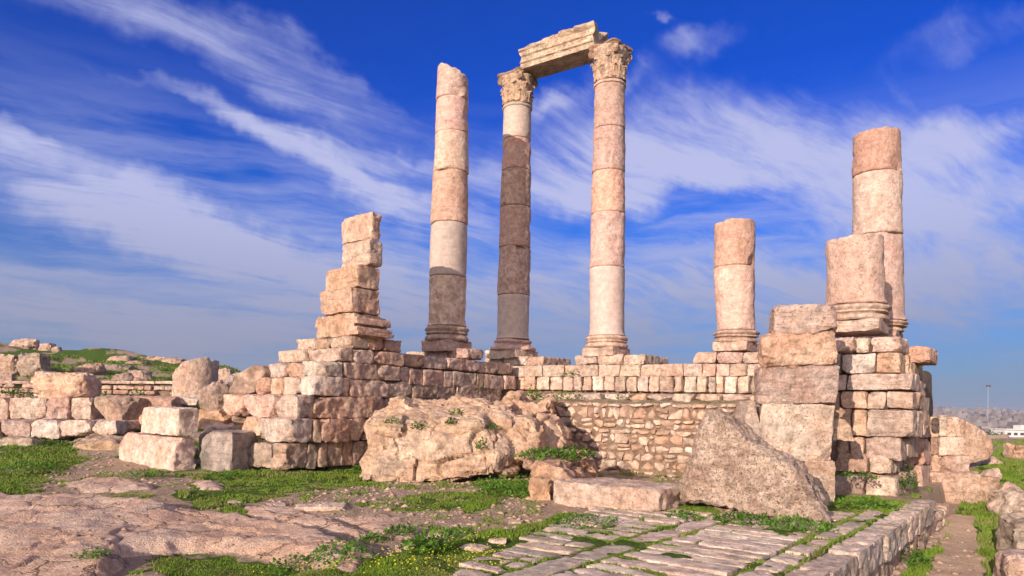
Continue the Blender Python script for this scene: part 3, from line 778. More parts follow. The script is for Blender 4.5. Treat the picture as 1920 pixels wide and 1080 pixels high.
def architrave():
    a2, b2 = c2p[0][:2], c3p[0][:2]; ax = (b2 - a2) / np.linalg.norm(b2 - a2); nr = np.array([-ax[1], ax[0]])
    Aline = a2 - nr * .56
    l0 = on_line(970, 115, Aline, ax); l1 = on_line(1113, 70, Aline, ax); L = l1 - l0
    zb = min(CAPZ2, CAPZ3) - .02; Hh = .84
    front = [(-.50, 0), (-.50, .20), (-.52, .215), (-.54, .235), (-.54, .26), (-.535, .27), (-.535, .48), (-.555, .495), (-.575, .515), (-.575, .54), (-.57, .55), (-.57, .74), (-.60, .77), (-.63, .80), (-.66, .84), (-.68, .90), (-.68, .97), (-.62, .98)]
    prof = [(-.47, .0), (-.2, .0), (-.2, .03), (.2, .03), (.2, 0), (.47, 0)] + [(-y, z) for y, z in front] + [(.3, .98), (0, .98), (-.3, .98)] + front[::-1]
    pr = []
    for (y0, z0), (y1, z1) in zip(prof, prof[1:] + prof[:1]):
        k = max(1, int(math.hypot(y1 - y0, z1 - z0) / .06))
        for i in range(k): pr.append((y0 + (y1 - y0) * i / k, z0 + (z1 - z0) * i / k))
    pr = np.array(pr); n = len(pr); m = 90; xs = np.linspace(0, L, m)
    V = np.zeros((m, n, 3)); V[:, :, 0] = xs[:, None]; V[:, :, 1] = pr[None, :, 0]; V[:, :, 2] = pr[None, :, 1]
    V = V.reshape(-1, 3)
    idx = np.arange(m * n).reshape(m, n); nx = np.roll(idx, -1, 1)
    Fc = [list(q) for q in np.stack([idx[:-1], idx[1:], nx[1:], nx[:-1]], -1).reshape(-1, 4)]
    for row, rev in ((0, False), (m - 1, True)):
        cen = len(V) + (0 if row == 0 else 1)
        for j in range(n):
            f = [idx[row, j], idx[row, (j + 1) % n], cen]; Fc.append(f[::-1] if rev else f)
    V = np.concatenate([V, [[0, 0, .5], [L, 0, .5]]])
    # the crown moulding is broken back over the left half
    br = .14 * ss(-(V[:, 0] / L) + .35 + .12 * fbm(V * 2, 61, 2), -.05, .25)
    V[:, 2] -= br * ss(V[:, 2], .55, .98) * 1.0
    V[:, 1] *= 1 - .12 * ss(V[:, 2], .72, .85) * ss(.62 - V[:, 0] / L + .35 * fbm(V * 3, 63, 3), 0, .2)
    V[:, 2] += ss(V[:, 2], .75, .95) * .035 * fbm(V * 5, 65, 3)
    e0 = np.exp(-V[:, 0] / .12) * (.10 * fbm(V * 3, 67, 3) + .06); V[:, 0] += e0
    e1 = np.exp(-(L - V[:, 0]) / .2) * (.16 * fbm(V * 2.4, 69, 3)); V[:, 0] += e1
    V += .012 * fbm(V * 6, 71, 3)[:, None]
    def tow(q): return np.stack([Aline[0] + ax[0] * (l0 + q[:, 0]) + nr[0] * (.56 + q[:, 1]), Aline[1] + ax[1] * (l0 + q[:, 0]) + nr[1] * (.56 + q[:, 1]), zb + q[:, 2] * Hh / .98], 1)
    W = tow(V); mid = W.mean(0)
    t = thing('architrave', (mid[0], mid[1], zb), 'carved stone beam lying across the two tall columns with leafy capitals', 'stone beam')
    link_mesh('beam', W, Fc, M['carved_stone'], t, color=(1.08, 1.08, 1.05))
    for zz, yy in ((.25, -.545), (.53, -.58)):                     # strings of beads under the fascias
        parts = []; x = .12
        while x < L - .08:
            V2, f2 = lathe([(0, -.026), (.018, -.022), (.026, 0), (.018, .022), (0, .026)], 8); V2 = V2[:, [2, 0, 1]] + np.array([x, yy, zz])
            if vnoise(np.array([[x * 1.3, zz * 9, 0]]), 4)[0] > -.45: parts.append((tow(V2), f2))
            x += .075
        Vm, Fm = merge(parts); link_mesh('bead_moulding', Vm, Fm, M['carved_stone'], t, color=(1, 1, 1))


architrave()

# ------------------------------------------------------------------ podium, left side: inner face runs along S from the near corner
A_L = np.array([ray(535, 850)[0] * 17.3, 17.3])
pl = thing('podium_wall', (*A_L, 0), 'stepped left podium wall of big pink blocks under the square pier and the lone column', 'wall')
kw = dict(r=.055, cuts=4, cutdepth=.24, rough=1.5, loose=.07)
corner_course(pl, A_L, 832, 882, [462, 510], 535, [577, 597, 614, 642, 663, 684, 706], kinds=['grey', 'brown', 'grey', 'pink', 'pink', 'orange'], jit=.07, **kw)
corner_course(pl, A_L, 785, 831, [450, 487], 540, [588, 601, 653, 684, 716], kinds=['orange', 'white', 'brown', 'orange', 'orange'], jit=.07, off=.10, **kw)
corner_course(pl, A_L, 740, 785, [420, 452, 517], 556, [588, 697, 724, 756, 790], kinds=['orange', 'pink', 'cream', 'orange', 'brown', 'grey'], jit=.05, **kw)
corner_course(pl, A_L, 705, 742, [476, 503, 528, 556], 590, [643, 657, 731, 774, 822, 856, 900, 940], kinds=['orange', 'orange', 'cream', 'white', 'orange', 'pink', 'pink', 'brown', 'brown'], jit=.05, **kw)
corner_course(pl, A_L, 675, 706, [496, 532, 567], 607, [645, 709, 749, 767], kinds=['white', 'orange', 'white', 'pink', 'pink', 'pink'], jit=.05, **kw)
corner_course(pl, A_L, 690, 721, [], 767, [778, 794, 813, 833, 849, 869, 893, 906, 931, 946, 966], kinds=['pink', 'brown', 'pink', 'orange', 'cream', 'grey', 'pink'], jit=.05, r=.05, rough=1.1)
corner_course(pl, A_L, 650, 677, [520, 574], 636, [663, 702, 758, 796, 840, 898, 936, 962], kinds=['pink', 'pink', 'pink', 'orange', 'brown', 'pink', 'pink', 'pink', 'pink'], jit=.04, **kw)
corner_course(pl, A_L, 627, 652, [553, 590, 616], 657, [690, 722, 756], kinds=['pink', 'brown', 'cream', 'orange', 'orange'], jit=.05, name='cornice_block', r=.15, rough=1.2, cuts=3)
# rounded cornice stones below the lone column and the first of the pair
A1 = A_L + R2 * .12
corner_course(pl, A1, 652, 672, [760, 800, 838], 875, [907], name='cornice_block', r=.15, rough=1.2, kinds=['pink', 'pink', 'cream'], jit=.05)
fill = []
def fillbox(c, size, yaw=-THETA):
    p, f = stone_verts(size, .3, .03, 1.0, nseed(), 0); fill.append((place(p, c, yaw), f))
def flush_fill(parent):
    V, Fc = merge(fill); fill.clear(); link_mesh('rubble_core', V, Fc, M['mortar'], parent, color=(.8, .8, .8))
for k0, k1, w, z1 in ((1.5, 9.5, 1.5, 2.2), (2.3, 9.5, 1.5, 2.9), (3.3, 9.5, 2.0, 3.25)):
    c = A_L + S2 * (k0 + k1) / 2 - R2 * (w / 2 + .22); fillbox((*c, z1 / 2 - .1), (w, k1 - k0, z1 + .2))
flush_fill(pl)

# ------------------------------------------------------------------ square pier (anta) on the left podium
an = thing('stone_pier', (*(A_L + S2 * 2.6), 3.5), 'square stacked stone pier with half-round side on the left podium, stepping inward', 'pier')
kw = dict(r=.03, cuts=2, cutdepth=.09, rough=1.2)
C, zb0, _ = corner_course(an, A_L, 584, 631, [588], 664, [727], depth=1.6, name='pier_base', kinds=['orange'], r=.06, rough=1.4, cuts=2)
for zz, pro in ((.62, .05), (.50, .09), (.22, .12), (.06, .15)):       # worn base mouldings on the shaded side
    hh = P(664, 584, C[1])[2] - zb0; L = on_line(727, 600, C, S2)
    c = C + S2 * (L / 2) + R2 * (pro / 2 - .08); block('moulding', (*c, zb0 + hh * (zz + .1)), (.3 + pro, L - .05 + pro, hh * .17), an, color=tint('orange'), r=.03, rough=1.0, cuts=2, cutdepth=.15)
corner_course(an, A_L, 537, 585, [601], 661, [713], kinds=['orange'], **kw)
corner_course(an, A_L, 494, 538, [610], 671, [714], kinds=['orange'], **kw)
corner_course(an, A_L, 446, 497, [640], 694, [718], kinds=['cream'], r=.07, rough=1.2, cuts=1, cutdepth=.1)
corner_course(an, A_L, 395, 447, [641], 700, [718], kinds=['orange'], r=.10, rough=1.4, cuts=3, cutdepth=.16)

# ------------------------------------------------------------------ row wall below the colonnade
A_R = np.array([.10, 25.0])
rw = thing('podium_wall', (3, 23, 2.3), 'long low wall of upright cream blocks below the colonnade, above the rubble wall', 'wall')
lin = lambda x0, y0, x1, y1: (lambda x: y0 + (y1 - y0) * (x - x0) / (x1 - x0))
xs = [957, 1017, 1057, 1088, 1122, 1161, 1200, 1240, 1281, 1316, 1342, 1368, 1400, 1432, 1470]
line_course(rw, A_R, R2, lin(957, 685, 1430, 681), lin(957, 707, 1430, 706), xs, .8, ['cream', 'cream', 'pink', 'pink', 'cream', 'cream', 'cream', 'pink', 'pink', 'pink'], .05, r=.05, rough=1.0, cuts=1)
xs = [945, 967, 983, 1004, 1030, 1054, 1074, 1091, 1109, 1132, 1152, 1173, 1194, 1216, 1236, 1262, 1280, 1306, 1326, 1342, 1358, 1382, 1406, 1430, 1460]
line_course(rw, A_R, R2, lin(957, 706, 1430, 705), lin(957, 730, 1430, 738), xs, .8, ['orange', 'orange', 'orange', 'cream', 'cream'] + ['cream', 'grey', 'cream', 'white'] * 6, .05, gap=.05, r=.06, rough=1.0, cuts=1)
xs = [968, 998, 1028, 1080, 1130, 1178, 1212, 1260, 1300, 1352, 1400, 1450]
for o in line_course(rw, A_R - S2 * .5, R2, lin(957, 737, 1430, 738), lin(957, 752, 1430, 758), xs, .9, ['cream', 'cream', 'cream', 'grey', 'white', 'orange', 'grey', 'cream'], .12, gap=.05, r=.09, rough=1.6, cuts=4, cutdepth=.4): pass
# cornice stones carrying the columns
for (x0, x1, Y, yt, yb, kk) in ((905, 1020, YC2 - .7, 668, 686, ['pink', 'white', 'pink']), (1074, 1207, YC3 - .7, 664, 684, ['cream', 'cream', 'cream']), (1302, 1428, YC4 - .7, 660, 682, ['pink', 'cream', 'pink'])):
    p0 = P(x0, yb, Y)[:2]; mid = P((x0 + x1) / 2, yb, Y)[:2]
    line_course(rw, mid, R2, yt, yb, [x0, x0 + (x1 - x0) * .33, x0 + (x1 - x0) * .7, x1], 1.9, kk, .06, 'cornice_block', .015, r=.13, rough=1.2, cuts=2)
for i in range(1):
    c = A_R + R2 * 5.8 + S2 * 1.5; fillbox((*c, 1.55), (13.0, 2.4, 3.3)); flush_fill(rw)

# ------------------------------------------------------------------ rubble wall of the sunken pit
A_U = np.array([-1.1, 23.3])
def rubble_wall():
    t = thing('rubble_wall', (*(A_U + R2 * 4), 0), 'wall of small mixed orange and white rubble stones sunk behind the slab', 'wall')
    k0 = on_line(1030, 820, A_U, R2); k1 = on_line(1445, 820, A_U, R2); zb, zt = -.55, 2.0
    rg = random.Random(12); stones = []; z = zb
    while z < zt - .05:
        h = rg.uniform(.15, .33); h = min(h, zt - z); x = k0 + rg.uniform(-.2, 0)
        while x < k1:
            w = rg.uniform(.16, .46)
            if h > .21 and rg.random() < .25:
                q = rg.uniform(.4, .6); stones.append((x, z, w, h * q)); stones.append((x + rg.uniform(-.02, .02), z + h * q, w, h * (1 - q)))
            else: stones.append((x, z + rg.uniform(-.02, .02), w, h * rg.uniform(.86, 1.08)))
            x += w
        z += h
    stones.sort(key=lambda s: -s[2] * s[3]); rest = []
    for i, (x, z, w, h) in enumerate(stones):
        D = .22; p, f = stone_verts((w - rg.uniform(.012, .045), D, h - rg.uniform(.012, .045)), .04, .03, 1.5, nseed(), 5, .42, warp=.17)
        c = A_U + R2 * (x + w / 2) + S2 * (D / 2 + rg.uniform(-.06, .035)); W = place(p, (*c, z + h / 2), roll=rg.uniform(-.06, .06))
        kind = rg.choices(['cream', 'pink', 'orange', 'white', 'brown', 'grey'], [4, 4, 2.2, 3, 3, 2])[0]
        if i < 100: link_mesh('rubble_stone', W, f, M['rubble_stone'], t, color=tint(kind))
        else: rest.append((W, f, kind))
    for kind in PAL:
        pp = [(a, b) for a, b, k in rest if k == kind]
        if pp:
            V, Fc = merge(pp); o = link_mesh('small_rubble', V, Fc, M['rubble_stone'], t, color=tint(kind)); o['kind'] = 'stuff'
    p, f = stone_verts((k1 - k0 + .4, .5, zt - zb), .15, .02, .6, nseed(), 0)
    c = A_U + R2 * (k0 + k1) / 2 + S2 * (.06 + .25); link_mesh('mortar', place(p, (*c, (zt + zb) / 2)), f, M['mortar'], t, color=(.85, .8, .78))
rubble_wall()
# the earth bank between the rubble wall and the row wall
p, f = stone_verts((10, 2.2, .6), .12, .1, 2.5, nseed(), 0); c = A_U + R2 * 4.6 + S2 * 1.35
bank = link_mesh('earth_bank', place(p, (*c, 1.78), tilt=.12), f, M['ground'], color=(1, 1, 1))
for nm, val in (('rock', 0.0), ('gravel', .6), ('green', .45)):
    at = bank.data.attributes.new(nm, 'FLOAT', 'POINT'); at.data.foreach_set('value', np.full(len(bank.data.vertices), val, np.float32))
struct(bank)

# ------------------------------------------------------------------ big block pier on the right
def pier():
    yaw = math.radians(-14); d = np.array([math.cos(yaw), math.sin(yaw)]); Y0 = 13.6
    base = P(1500, 945, Y0)
    t = thing('stone_pier', (base[0], Y0, 0), 'tall pier of huge single blocks behind the triangular boulder', 'pier')
    A = base[:2]
    data = [(1509, 1566, 862, 955, .95, 'pink', .03, 0, .1), (1423, 1563, 756, 866, 1.1, 'pink', .05, 1, .12), (1423, 1573, 686, 758, 1.15, 'pink', .08, 3, .25), (1429, 1571, 620, 688, 1.1, 'orange', .12, 3, .22), (1451, 1570, 570, 628, .95, 'pink', .10, 3, .25)]
    for x0, x1, y0, y1, dp, kd, r, cuts, cdp in data:
        a, b = on_line(x0, (y0 + y1) / 2, A, d), on_line(x1, (y0 + y1) / 2, A, d); c2 = A + d * (a + b) / 2; n2 = np.array([-d[1], d[0]])
        zt, zb = P(x1, y0, c2[1])[2], P(x1, y1, c2[1])[2]; c2 = c2 + n2 * dp / 2
        block('stone_block', (*c2, (zt + zb) / 2), (b - a, dp, zt - zb - .01), t, color=tint(kd), yaw=yaw, r=r, rough=1.3, cuts=cuts, cutdepth=cdp, e=.045)
    # the hidden left foot of the pier, behind the boulder
    c2 = A + d * on_line(1465, 900, A, d) + np.array([0, .5]); block('stone_block', (*c2, .35), (.8, .9, .95), t, color=tint('orange'), yaw=yaw)
    rock('stone_block', (1397, 752, 1430, 830), 13.75, .8, parent=t, color=tint('pink'), r=.08, lump=.08, cuts=4)
    rock('broken_stone', (1557, 758, 1585, 790), 14.0, .8, parent=t, color=tint('brown'), r=.06, lump=.2)
    rock('broken_stone', (1555, 783, 1604, 824), 14.0, .8, parent=t, color=tint('orange'), r=.1, lump=.2)
pier()

# ------------------------------------------------------------------ right podium
A_K = np.array([ray(1690, 640)[0] * 15.2, 15.2]); pk = thing('podium_wall', (*A_K, -.3), 'right podium corner of stacked blocks below the two broken columns', 'wall')
kw = dict(r=.05, cuts=2, cutdepth=.14, rough=1.15)
def kcourse(yt, yb, lefts, xc, rights, kinds, off=0.0, **k2):
    q = dict(kw); q.update(k2)
    C = A_K + R2 * on_line(xc, (yt + yb) / 2, A_K, R2)
    return corner_course(pk, C, yt, yb, lefts, xc, rights, depth=1.0, kinds=kinds, jit=.04, **q)
kcourse(627, 659, [1560, 1603, 1630], 1690, [1707], ['pink', 'cream', 'cream'], name='cornice_block', r=.14)
kcourse(659, 699, [1555, 1577, 1642], 1689, [1700, 1709, 1722], ['grey', 'white', 'orange', 'orange', 'pink', 'brown'])
kcourse(699, 732, [1555, 1588], 1711, [1718, 1727], ['grey', 'white', 'pink', 'pink'])
kcourse(733, 768, [1560, 1575, 1625, 1662], 1713, [1722, 1731], ['brown', 'orange', 'cream', 'pink', 'brown'])
kcourse(768, 820, [1560, 1595, 1625], 1714, [1722, 1732, 1742], ['brown', 'orange', 'cream', 'pink', 'orange'])
kcourse(820, 866, [1570, 1592, 1620], 1690, [1702, 1717, 1734], ['brown', 'orange', 'grey', 'grey', 'orange', 'orange'], r=.08, cuts=4)
kcourse(853, 890, [1565, 1628], 1672, [1690, 1704, 1718, 1733], ['brown', 'cream', 'grey', 'orange', 'orange', 'brown'], r=.09, cuts=4)
kcourse(895, 950, [1563, 1620], 1681, [1697, 1712, 1727, 1742], ['grey', 'cream', 'grey', 'orange', 'brown', 'brown'], r=.08, cuts=3, rough=1.5)
for yt, yb, xs_, kk in ((655, 684, [1715, 1733], ['orange']), (684, 716, [1712, 1724], ['brown']), (716, 750, [1720, 1729, 1736], None), (747, 783, [1728, 1742], ['cream']), (783, 820, [1730, 1743], ['cream']), (822, 870, [1733, 1745], None), (870, 925, [1730, 1746], None)):
    A2 = A_K + R2 * .1; k = [on_line(x, (yt + yb) / 2, A2, S2) for x in xs_]
    for i in range(len(xs_) - 1):
        c2 = A2 + S2 * (k[i] + k[i + 1]) / 2 - R2 * (.2 if yt == 655 else .5); Ym = c2[1]; xm = (xs_[i] + xs_[i + 1]) / 2
        zt, zb = P(xm, yt, Ym)[2], P(xm, yb, Ym)[2]
        block('cornice_block' if yt == 655 else 'stone_block', (*c2, (zt + zb) / 2), (1.0, abs(k[i + 1] - k[i]) - .02, zt - zb), pk, color=tint(kk[i] if kk else None), r=.16 if yt == 655 else .06)
for (w, k0, k1, z1) in ((2.2, .3, 7.0, 3.3),):
    c = A_K - R2 * (w / 2 + .2) + S2 * (k0 + k1) / 2; fillbox((*c, z1 / 2 - .4), (w, k1 - k0, z1 + .4)); flush_fill(pk)

# ------------------------------------------------------------------ wall stub and stones at the far right
ws = thing('wall_stub', (*on_ground(1780, 915, -.3), -.3), 'low stub of stacked blocks beside the right podium, pitted by two round holes', 'wall')
d_ = np.array([math.cos(math.radians(-12)), math.sin(math.radians(-12))]); A_W = P(1780, 900, 18.6)[:2]
holes = line_course(ws, A_W, d_, 782, 820, [1744, 1760], .8, ['orange'])
for yy in (790, 803):
    c = P(1752, yy, 18.52); V, Fc = lathe([(0, 0), (.05, 0), (.085, 0), (.10, .02), (.10, .05), (.08, .05), (.07, .01)], 18); V = V[:, [0, 2, 1]] * np.array([1, -1, 1]); link_mesh('round_hole', V + c, Fc, M['weathered_stone'], ws, color=(.45, .4, .4))
line_course(ws, A_W, d_, 780, 819, [1760, 1776, 1801], .8, ['cream', 'cream'])
line_course(ws, A_W, d_, 818, 854, [1744, 1760, 1812], .9, ['brown', 'cream'], r=.07, cuts=3)
line_course(ws, A_W, d_, 852, 896, [1744, 1766, 1820], 1.0, ['orange', 'cream'], r=.12, cuts=4, cutdepth=.3)
tag(rock('fallen_block', (1752, 888, 1838, 931), 18.2, .8, sink=.25, yaw=-.1, color=tint('orange'), r=.06, lump=.04, cuts=2, cutdepth=.15), 'long pink block lying in the grass at the foot of the right wall stub', 'stone block')
tag(rock('fallen_block', (1836, 896, 1877, 934), 18.1, .8, sink=.25, yaw=.25, color=tint('orange'), r=.07, lump=.05, cuts=3, cutdepth=.2), 'short orange block butting the right end of the long pink block', 'stone block')
def leaning_slab():
    Y = 21.0; pts = [(1752, 800), (1756, 778), (1776, 777), (1815, 788), (1848, 806), (1863, 826), (1864, 848), (1852, 863), (1820, 872), (1780, 880), (1756, 880)]
    return pts, Y
BIGSLAB = leaning_slab()
tag(rock('loose_stone', (1853, 880, 1878, 900), 19.5, .35, color=tint('pink')), 'small pale wedge stone on the grass beside the path', 'stone')
tag(rock('loose_stone', (1855, 860, 1884, 878), 22.5, .5, color=tint('cream')), 'flat pale stone in the grass near the leaning rounded slab', 'stone')
tag(rock('boulder', (1904, 832, 1948, 874), 26, .8, color=tint('orange'), r=.4, lump=.1, cuts=2), 'rounded pink boulder at the right edge of the grass field', 'boulder')
tag(rock('boulder', (1914, 924, 1999, 985), 16.0, 1.2, color=tint('cream'), r=.22, lump=.2, cuts=6), 'rough pale boulder beside the right end of the dirt path', 'boulder')
tag(rock('stone_block', (1936, 985, 2036, 1060), 11.9, 1.2, yaw=-.35, color=tint('grey'), r=.12, lump=.1, cuts=4, sink=.6), 'large pale block edging the dirt path at bottom right', 'stone block')
tag(rock('stone_block', (1950, 1056, 2052, 1130), 9.5, 1.4, yaw=-.5, color=tint('cream'), r=.12, lump=.1, cuts=4, sink=.5), 'pale block nearest the viewer along the right side of the path', 'stone block')
o = rock('low_wall', (1862, 837, 1908, 846), 44, .5, r=.1, lump=.05, color=tint('cream')); tag(o, 'low pale stone wall crossing the green field', 'wall')

# ------------------------------------------------------------------ shapes traced on an upright plane, remeshed into solid rock
def solid_from_outline(name, pts3, inward, thick, voxel, mat, color, taper=.75, amt=.06, seed=1, cell=0.0, parent=None, jag=0.0, bevel=0.0):
    """pts3: outline of the front face in space; extruded by thick along inward, remeshed, weathered"""
    import bmesh
    bm = bmesh.new(); pts3 = [np.asarray(p) for p in pts3]; cen = np.mean(pts3, axis=0); inward = np.asarray(inward, float)
    rg = random.Random(seed)
    f = [bm.verts.new(p) for p in pts3]
    b = [bm.verts.new(cen + (p - cen) * taper * rg.uniform(.93, 1.07) * np.array([1, 1, 1]) + inward * thick * rg.uniform(.85, 1.1)) for p in pts3]
    for i, v in enumerate(b):
        if pts3[i][2] <= min(p[2] for p in pts3) + .12: v.co.z = pts3[i][2]
    n = len(f)
    if bevel:
        k = [bm.verts.new(np.asarray(v.co) + inward * thick * .22) for v in f]
        for i, v in enumerate(f):
            low = v.co.z <= min(p[2] for p in pts3) + .12
            q = cen + (pts3[i] - cen) * (1 - bevel * rg.uniform(.7, 1.3)); v.co = Vector(pts3[i] if low else q)
        for i in range(n): bm.faces.new((f[(i + 1) % n], f[i], k[i], k[(i + 1) % n]))
        bm.faces.new(f); f = k
    else: bm.faces.new(f)
    bm.faces.new(b[::-1])
    for i in range(n): bm.faces.new((f[(i + 1) % n], f[i], b[i], b[(i + 1) % n]))
    bmesh.ops.triangulate(bm, faces=bm.faces[:]); bmesh.ops.recalc_face_normals(bm, faces=bm.faces[:])
    me = bpy.data.meshes.new('tmp'); bm.to_mesh(me); bm.free()
    return finish_rock(name, me, voxel, mat, color, amt, seed, cell, parent, jag)


def finish_rock(name, me, voxel, mat, color, amt, seed, cell=0.0, parent=None, jag=0.0, strata=0.0, smooth_it=6):
    ob = bpy.data.objects.new('tmp', me); COL.objects.link(ob)
    md = ob.modifiers.new('r', 'REMESH'); md.mode = 'VOXEL'; md.voxel_size = voxel
    sm = ob.modifiers.new('s', 'SMOOTH'); sm.iterations = smooth_it; sm.factor = .5
    dg = bpy.context.evaluated_depsgraph_get(); ev = ob.evaluated_get(dg); m2 = bpy.data.meshes.new_from_object(ev)
    n = len(m2.vertices); V = np.zeros(n * 3); m2.vertices.foreach_get('co', V); V = V.reshape(-1, 3)
    N = np.zeros(n * 3); m2.vertices.foreach_get('normal', N); N = N.reshape(-1, 3)
    Fc = [list(p.vertices) for p in m2.polygons]
    bpy.data.objects.remove(ob)
    d = amt * fbm(V * 1.4, seed, 3) + amt * .5 * fbm(V * 5, seed + 1, 4)
    d = d + .035 * fbm(V * 2.3, seed + 40, 2) + .022 * fbm(V * 5, seed + 41, 3) + .014 * fbm(V * 12, seed + 42, 2) if strata else d
    if cell:
        wv = V + .15 * fbm(V * 2, seed + 6, 2)[:, None]
        f1, f2, cid = worley(wv * np.array([1.0, 1.0, 1.9]) * cell, seed + 2); d = d - .16 * (1 - ss(f2 - f1, 0, .07)) + .16 * (cid - .5)
        f1, f2, cid = worley(V * cell * 2.6, seed + 4); d = d - .04 * (1 - ss(f2 - f1, 0, .07)) * (cid > .55) + .02 * (cid - .5)
        d = d + .03 * (1 - np.abs(fbm(V * 1.6, seed + 21, 2)) * 2.0) + .012 * fbm(V * 9, seed + 22, 3)
    if strata:
        lw = V[:, 2] / .46 + .9 * fbm(V * .55, seed + 31, 3); li = np.floor(lw); lf = lw - li
        cw = (V[:, 0] * .8 + V[:, 1] * .5) / .75 + _h(li, li * 0, li * 0, seed + 3) * 7 + .5 * fbm(V * 1.1, seed + 32, 3); ci = np.floor(cw); cf = cw - ci
        d = d + .14 * (_h(li, ci, li * 0, seed + 5) - .55) + .12 * (_h(li, li * 0, li * 0, seed + 6) - .5)
        d = d - .11 * np.exp(-np.minimum(lf, 1 - lf) / .06) * ss(fbm(V * .9, seed + 33, 2), -.1, .3) - .10 * np.exp(-np.minimum(cf, 1 - cf) / .05) * (_h(li, ci, li, seed + 7) > .4)
        zz = V[:, 2] * 2.6 + .5 * fbm(V * .8, seed + 7, 2)
        d = d + strata * vnoise(np.stack([V[:, 0] * .3, V[:, 1] * .3, zz], 1), seed + 8) * (1 - .7 * np.abs(N[:, 2]))
    if jag:
        d = d + jag * fbm(V * 9, seed + 11, 4) - jag * 1.5 * np.maximum(0, vnoise(V * 11, seed + 12) - .2)
    return link_mesh(name, V + N * d[:, None], Fc, mat, parent, color=color)


def plane_pts(px, base, d, nrm):
    """pixels on the upright plane through base (x, y) running along d"""
    out = []
    for x, y in px:
        k = on_line(x, y, base, d); q = base + d * k; out.append(np.array([q[0], q[1], P(x, y, q[1])[2]]))
    return out


# the triangular fragment on the paving
base = P(1560, 985, 10.9)[:2]
tri = [(1268, 945), (1262, 915), (1278, 880), (1291, 830), (1306, 785), (1318, 766), (1338, 768), (1375, 795), (1425, 835), (1468, 862), (1492, 880), (1512, 908), (1530, 940), (1552, 968), (1560, 984), (1535, 988), (1480, 977), (1400, 963), (1330, 952)]
o = solid_from_outline('boulder', plane_pts(tri, base, R2, S2), (*S2, .06), .95, .03, M['conglomerate'], (1.17, 1.06, .98), .80, .05, 5, jag=.032, bevel=.13)
tag(o, 'huge triangular pitted boulder leaning on the paved floor before the block pier', 'boulder')
for i, (bx, lab) in enumerate((((1350, 955, 1385, 975), 'small wedge stone under the left part of the triangular boulder'), ((1478, 974, 1512, 994), 'small wedge stone under the right corner of the triangular boulder'))):
    tag(rock('wedge_stone', bx, 12.3 - i * 1.0, .4, color=tint('brown')), lab, 'stone')

pts, Yb = BIGSLAB
o = solid_from_outline('leaning_slab', [P(x, y, Yb + (x - 1750) * .004) for x, y in pts], (.2, .98, 0), .8, .06, M['limestone'], tint('orange'), .9, .03, 9)
tag(o, 'large smooth rounded pink slab leaning behind the right wall stub', 'stone slab')

# bedrock outcrop before the left podium
def outcrop():
    t = thing('rock_outcrop', (-1.8, 17.6, 0), 'broad orange bedrock outcrop with weeds in its cracks, before the podium', 'rock')
    def lump(px, Y, thick, seed, tilt=.25, taper=.85, voxel=.042, strata=.05, cell=.0, col=(1.06, 1.0, .95)):
        pts3 = [P(x, y, Y) for x, y in px]
        solid_from_outline_s('rock_mass', pts3, (tilt * .5, 1, .02), thick, voxel, M['bedrock'], col, taper, .07, seed, cell, t, strata)
    def keep(o): pass
    lump([(672, 886), (690, 840), (685, 800), (700, 783), (755, 776), (840, 772), (905, 776), (935, 792), (958, 818), (972, 852), (962, 876), (900, 882), (800, 890), (720, 892)], 17.4, 2.4, 3)
    lump([(700, 790), (722, 752), (745, 748), (760, 758), (830, 762), (900, 765), (960, 775), (990, 800), (960, 815), (800, 812)], 18.2, 1.6, 7)
    lump([(752, 775), (755, 752), (770, 746), (830, 748), (850, 744), (900, 745), (940, 752), (962, 756), (966, 775), (900, 782)], 19.0, 1.0, 11, taper=.9)
    lump([(930, 866), (945, 806), (955, 780), (985, 772), (1010, 784), (1020, 830), (1004, 866)], 17.9, 1.3, 15, taper=.8, col=(1.1, 1.0, .93))
    lump([(985, 860), (1000, 800), (1008, 768), (1030, 770), (1052, 782), (1066, 810), (1064, 835), (1030, 860)], 19.0, 1.7, 19, taper=.85, col=(1.04, .95, .9))
    lump([(940, 775), (950, 742), (975, 738), (986, 750), (1036, 752), (1038, 775), (990, 785)], 20.2, 1.0, 23, taper=.9, col=(1.05, .95, .9))
    return t


def solid_from_outline_s(name, pts3, inward, thick, voxel, mat, color, taper, amt, seed, cell, parent, strata):
    import bmesh
    bm = bmesh.new(); pts3 = [np.asarray(p) for p in pts3]; cen = np.mean(pts3, axis=0); inward = np.asarray(inward, float); rg = random.Random(seed)
    rings = []
    for sc, k in ((.80, -.28), (1.0, 0), (1.0, .5), (taper, 1.0)):
        ring = []
        for p in pts3:
            q = cen + (p - cen) * sc + inward * thick * k
            if k > 0: q = q + inward * thick * rg.uniform(-.1, .1)
            else: q = q + np.array([0, .48 * (p[2] - cen[2]), 0])
            if p[2] < .35: q[2] = p[2] - .1
            ring.append(bm.verts.new(q))
        rings.append(ring)
    n = len(pts3); bm.faces.new(rings[0]); bm.faces.new(rings[-1][::-1])
    for r0, r1 in zip(rings[:-1], rings[1:]):
        for i in range(n): bm.faces.new((r0[(i + 1) % n], r0[i], r1[i], r1[(i + 1) % n]))
    bmesh.ops.triangulate(bm, faces=bm.faces[:]); bmesh.ops.recalc_face_normals(bm, faces=bm.faces[:])
    me = bpy.data.meshes.new('tmp'); bm.to_mesh(me); bm.free()
    return finish_rock(name, me, voxel, mat, color, amt, seed, cell, parent, 0.0, strata, 9)


outcrop()

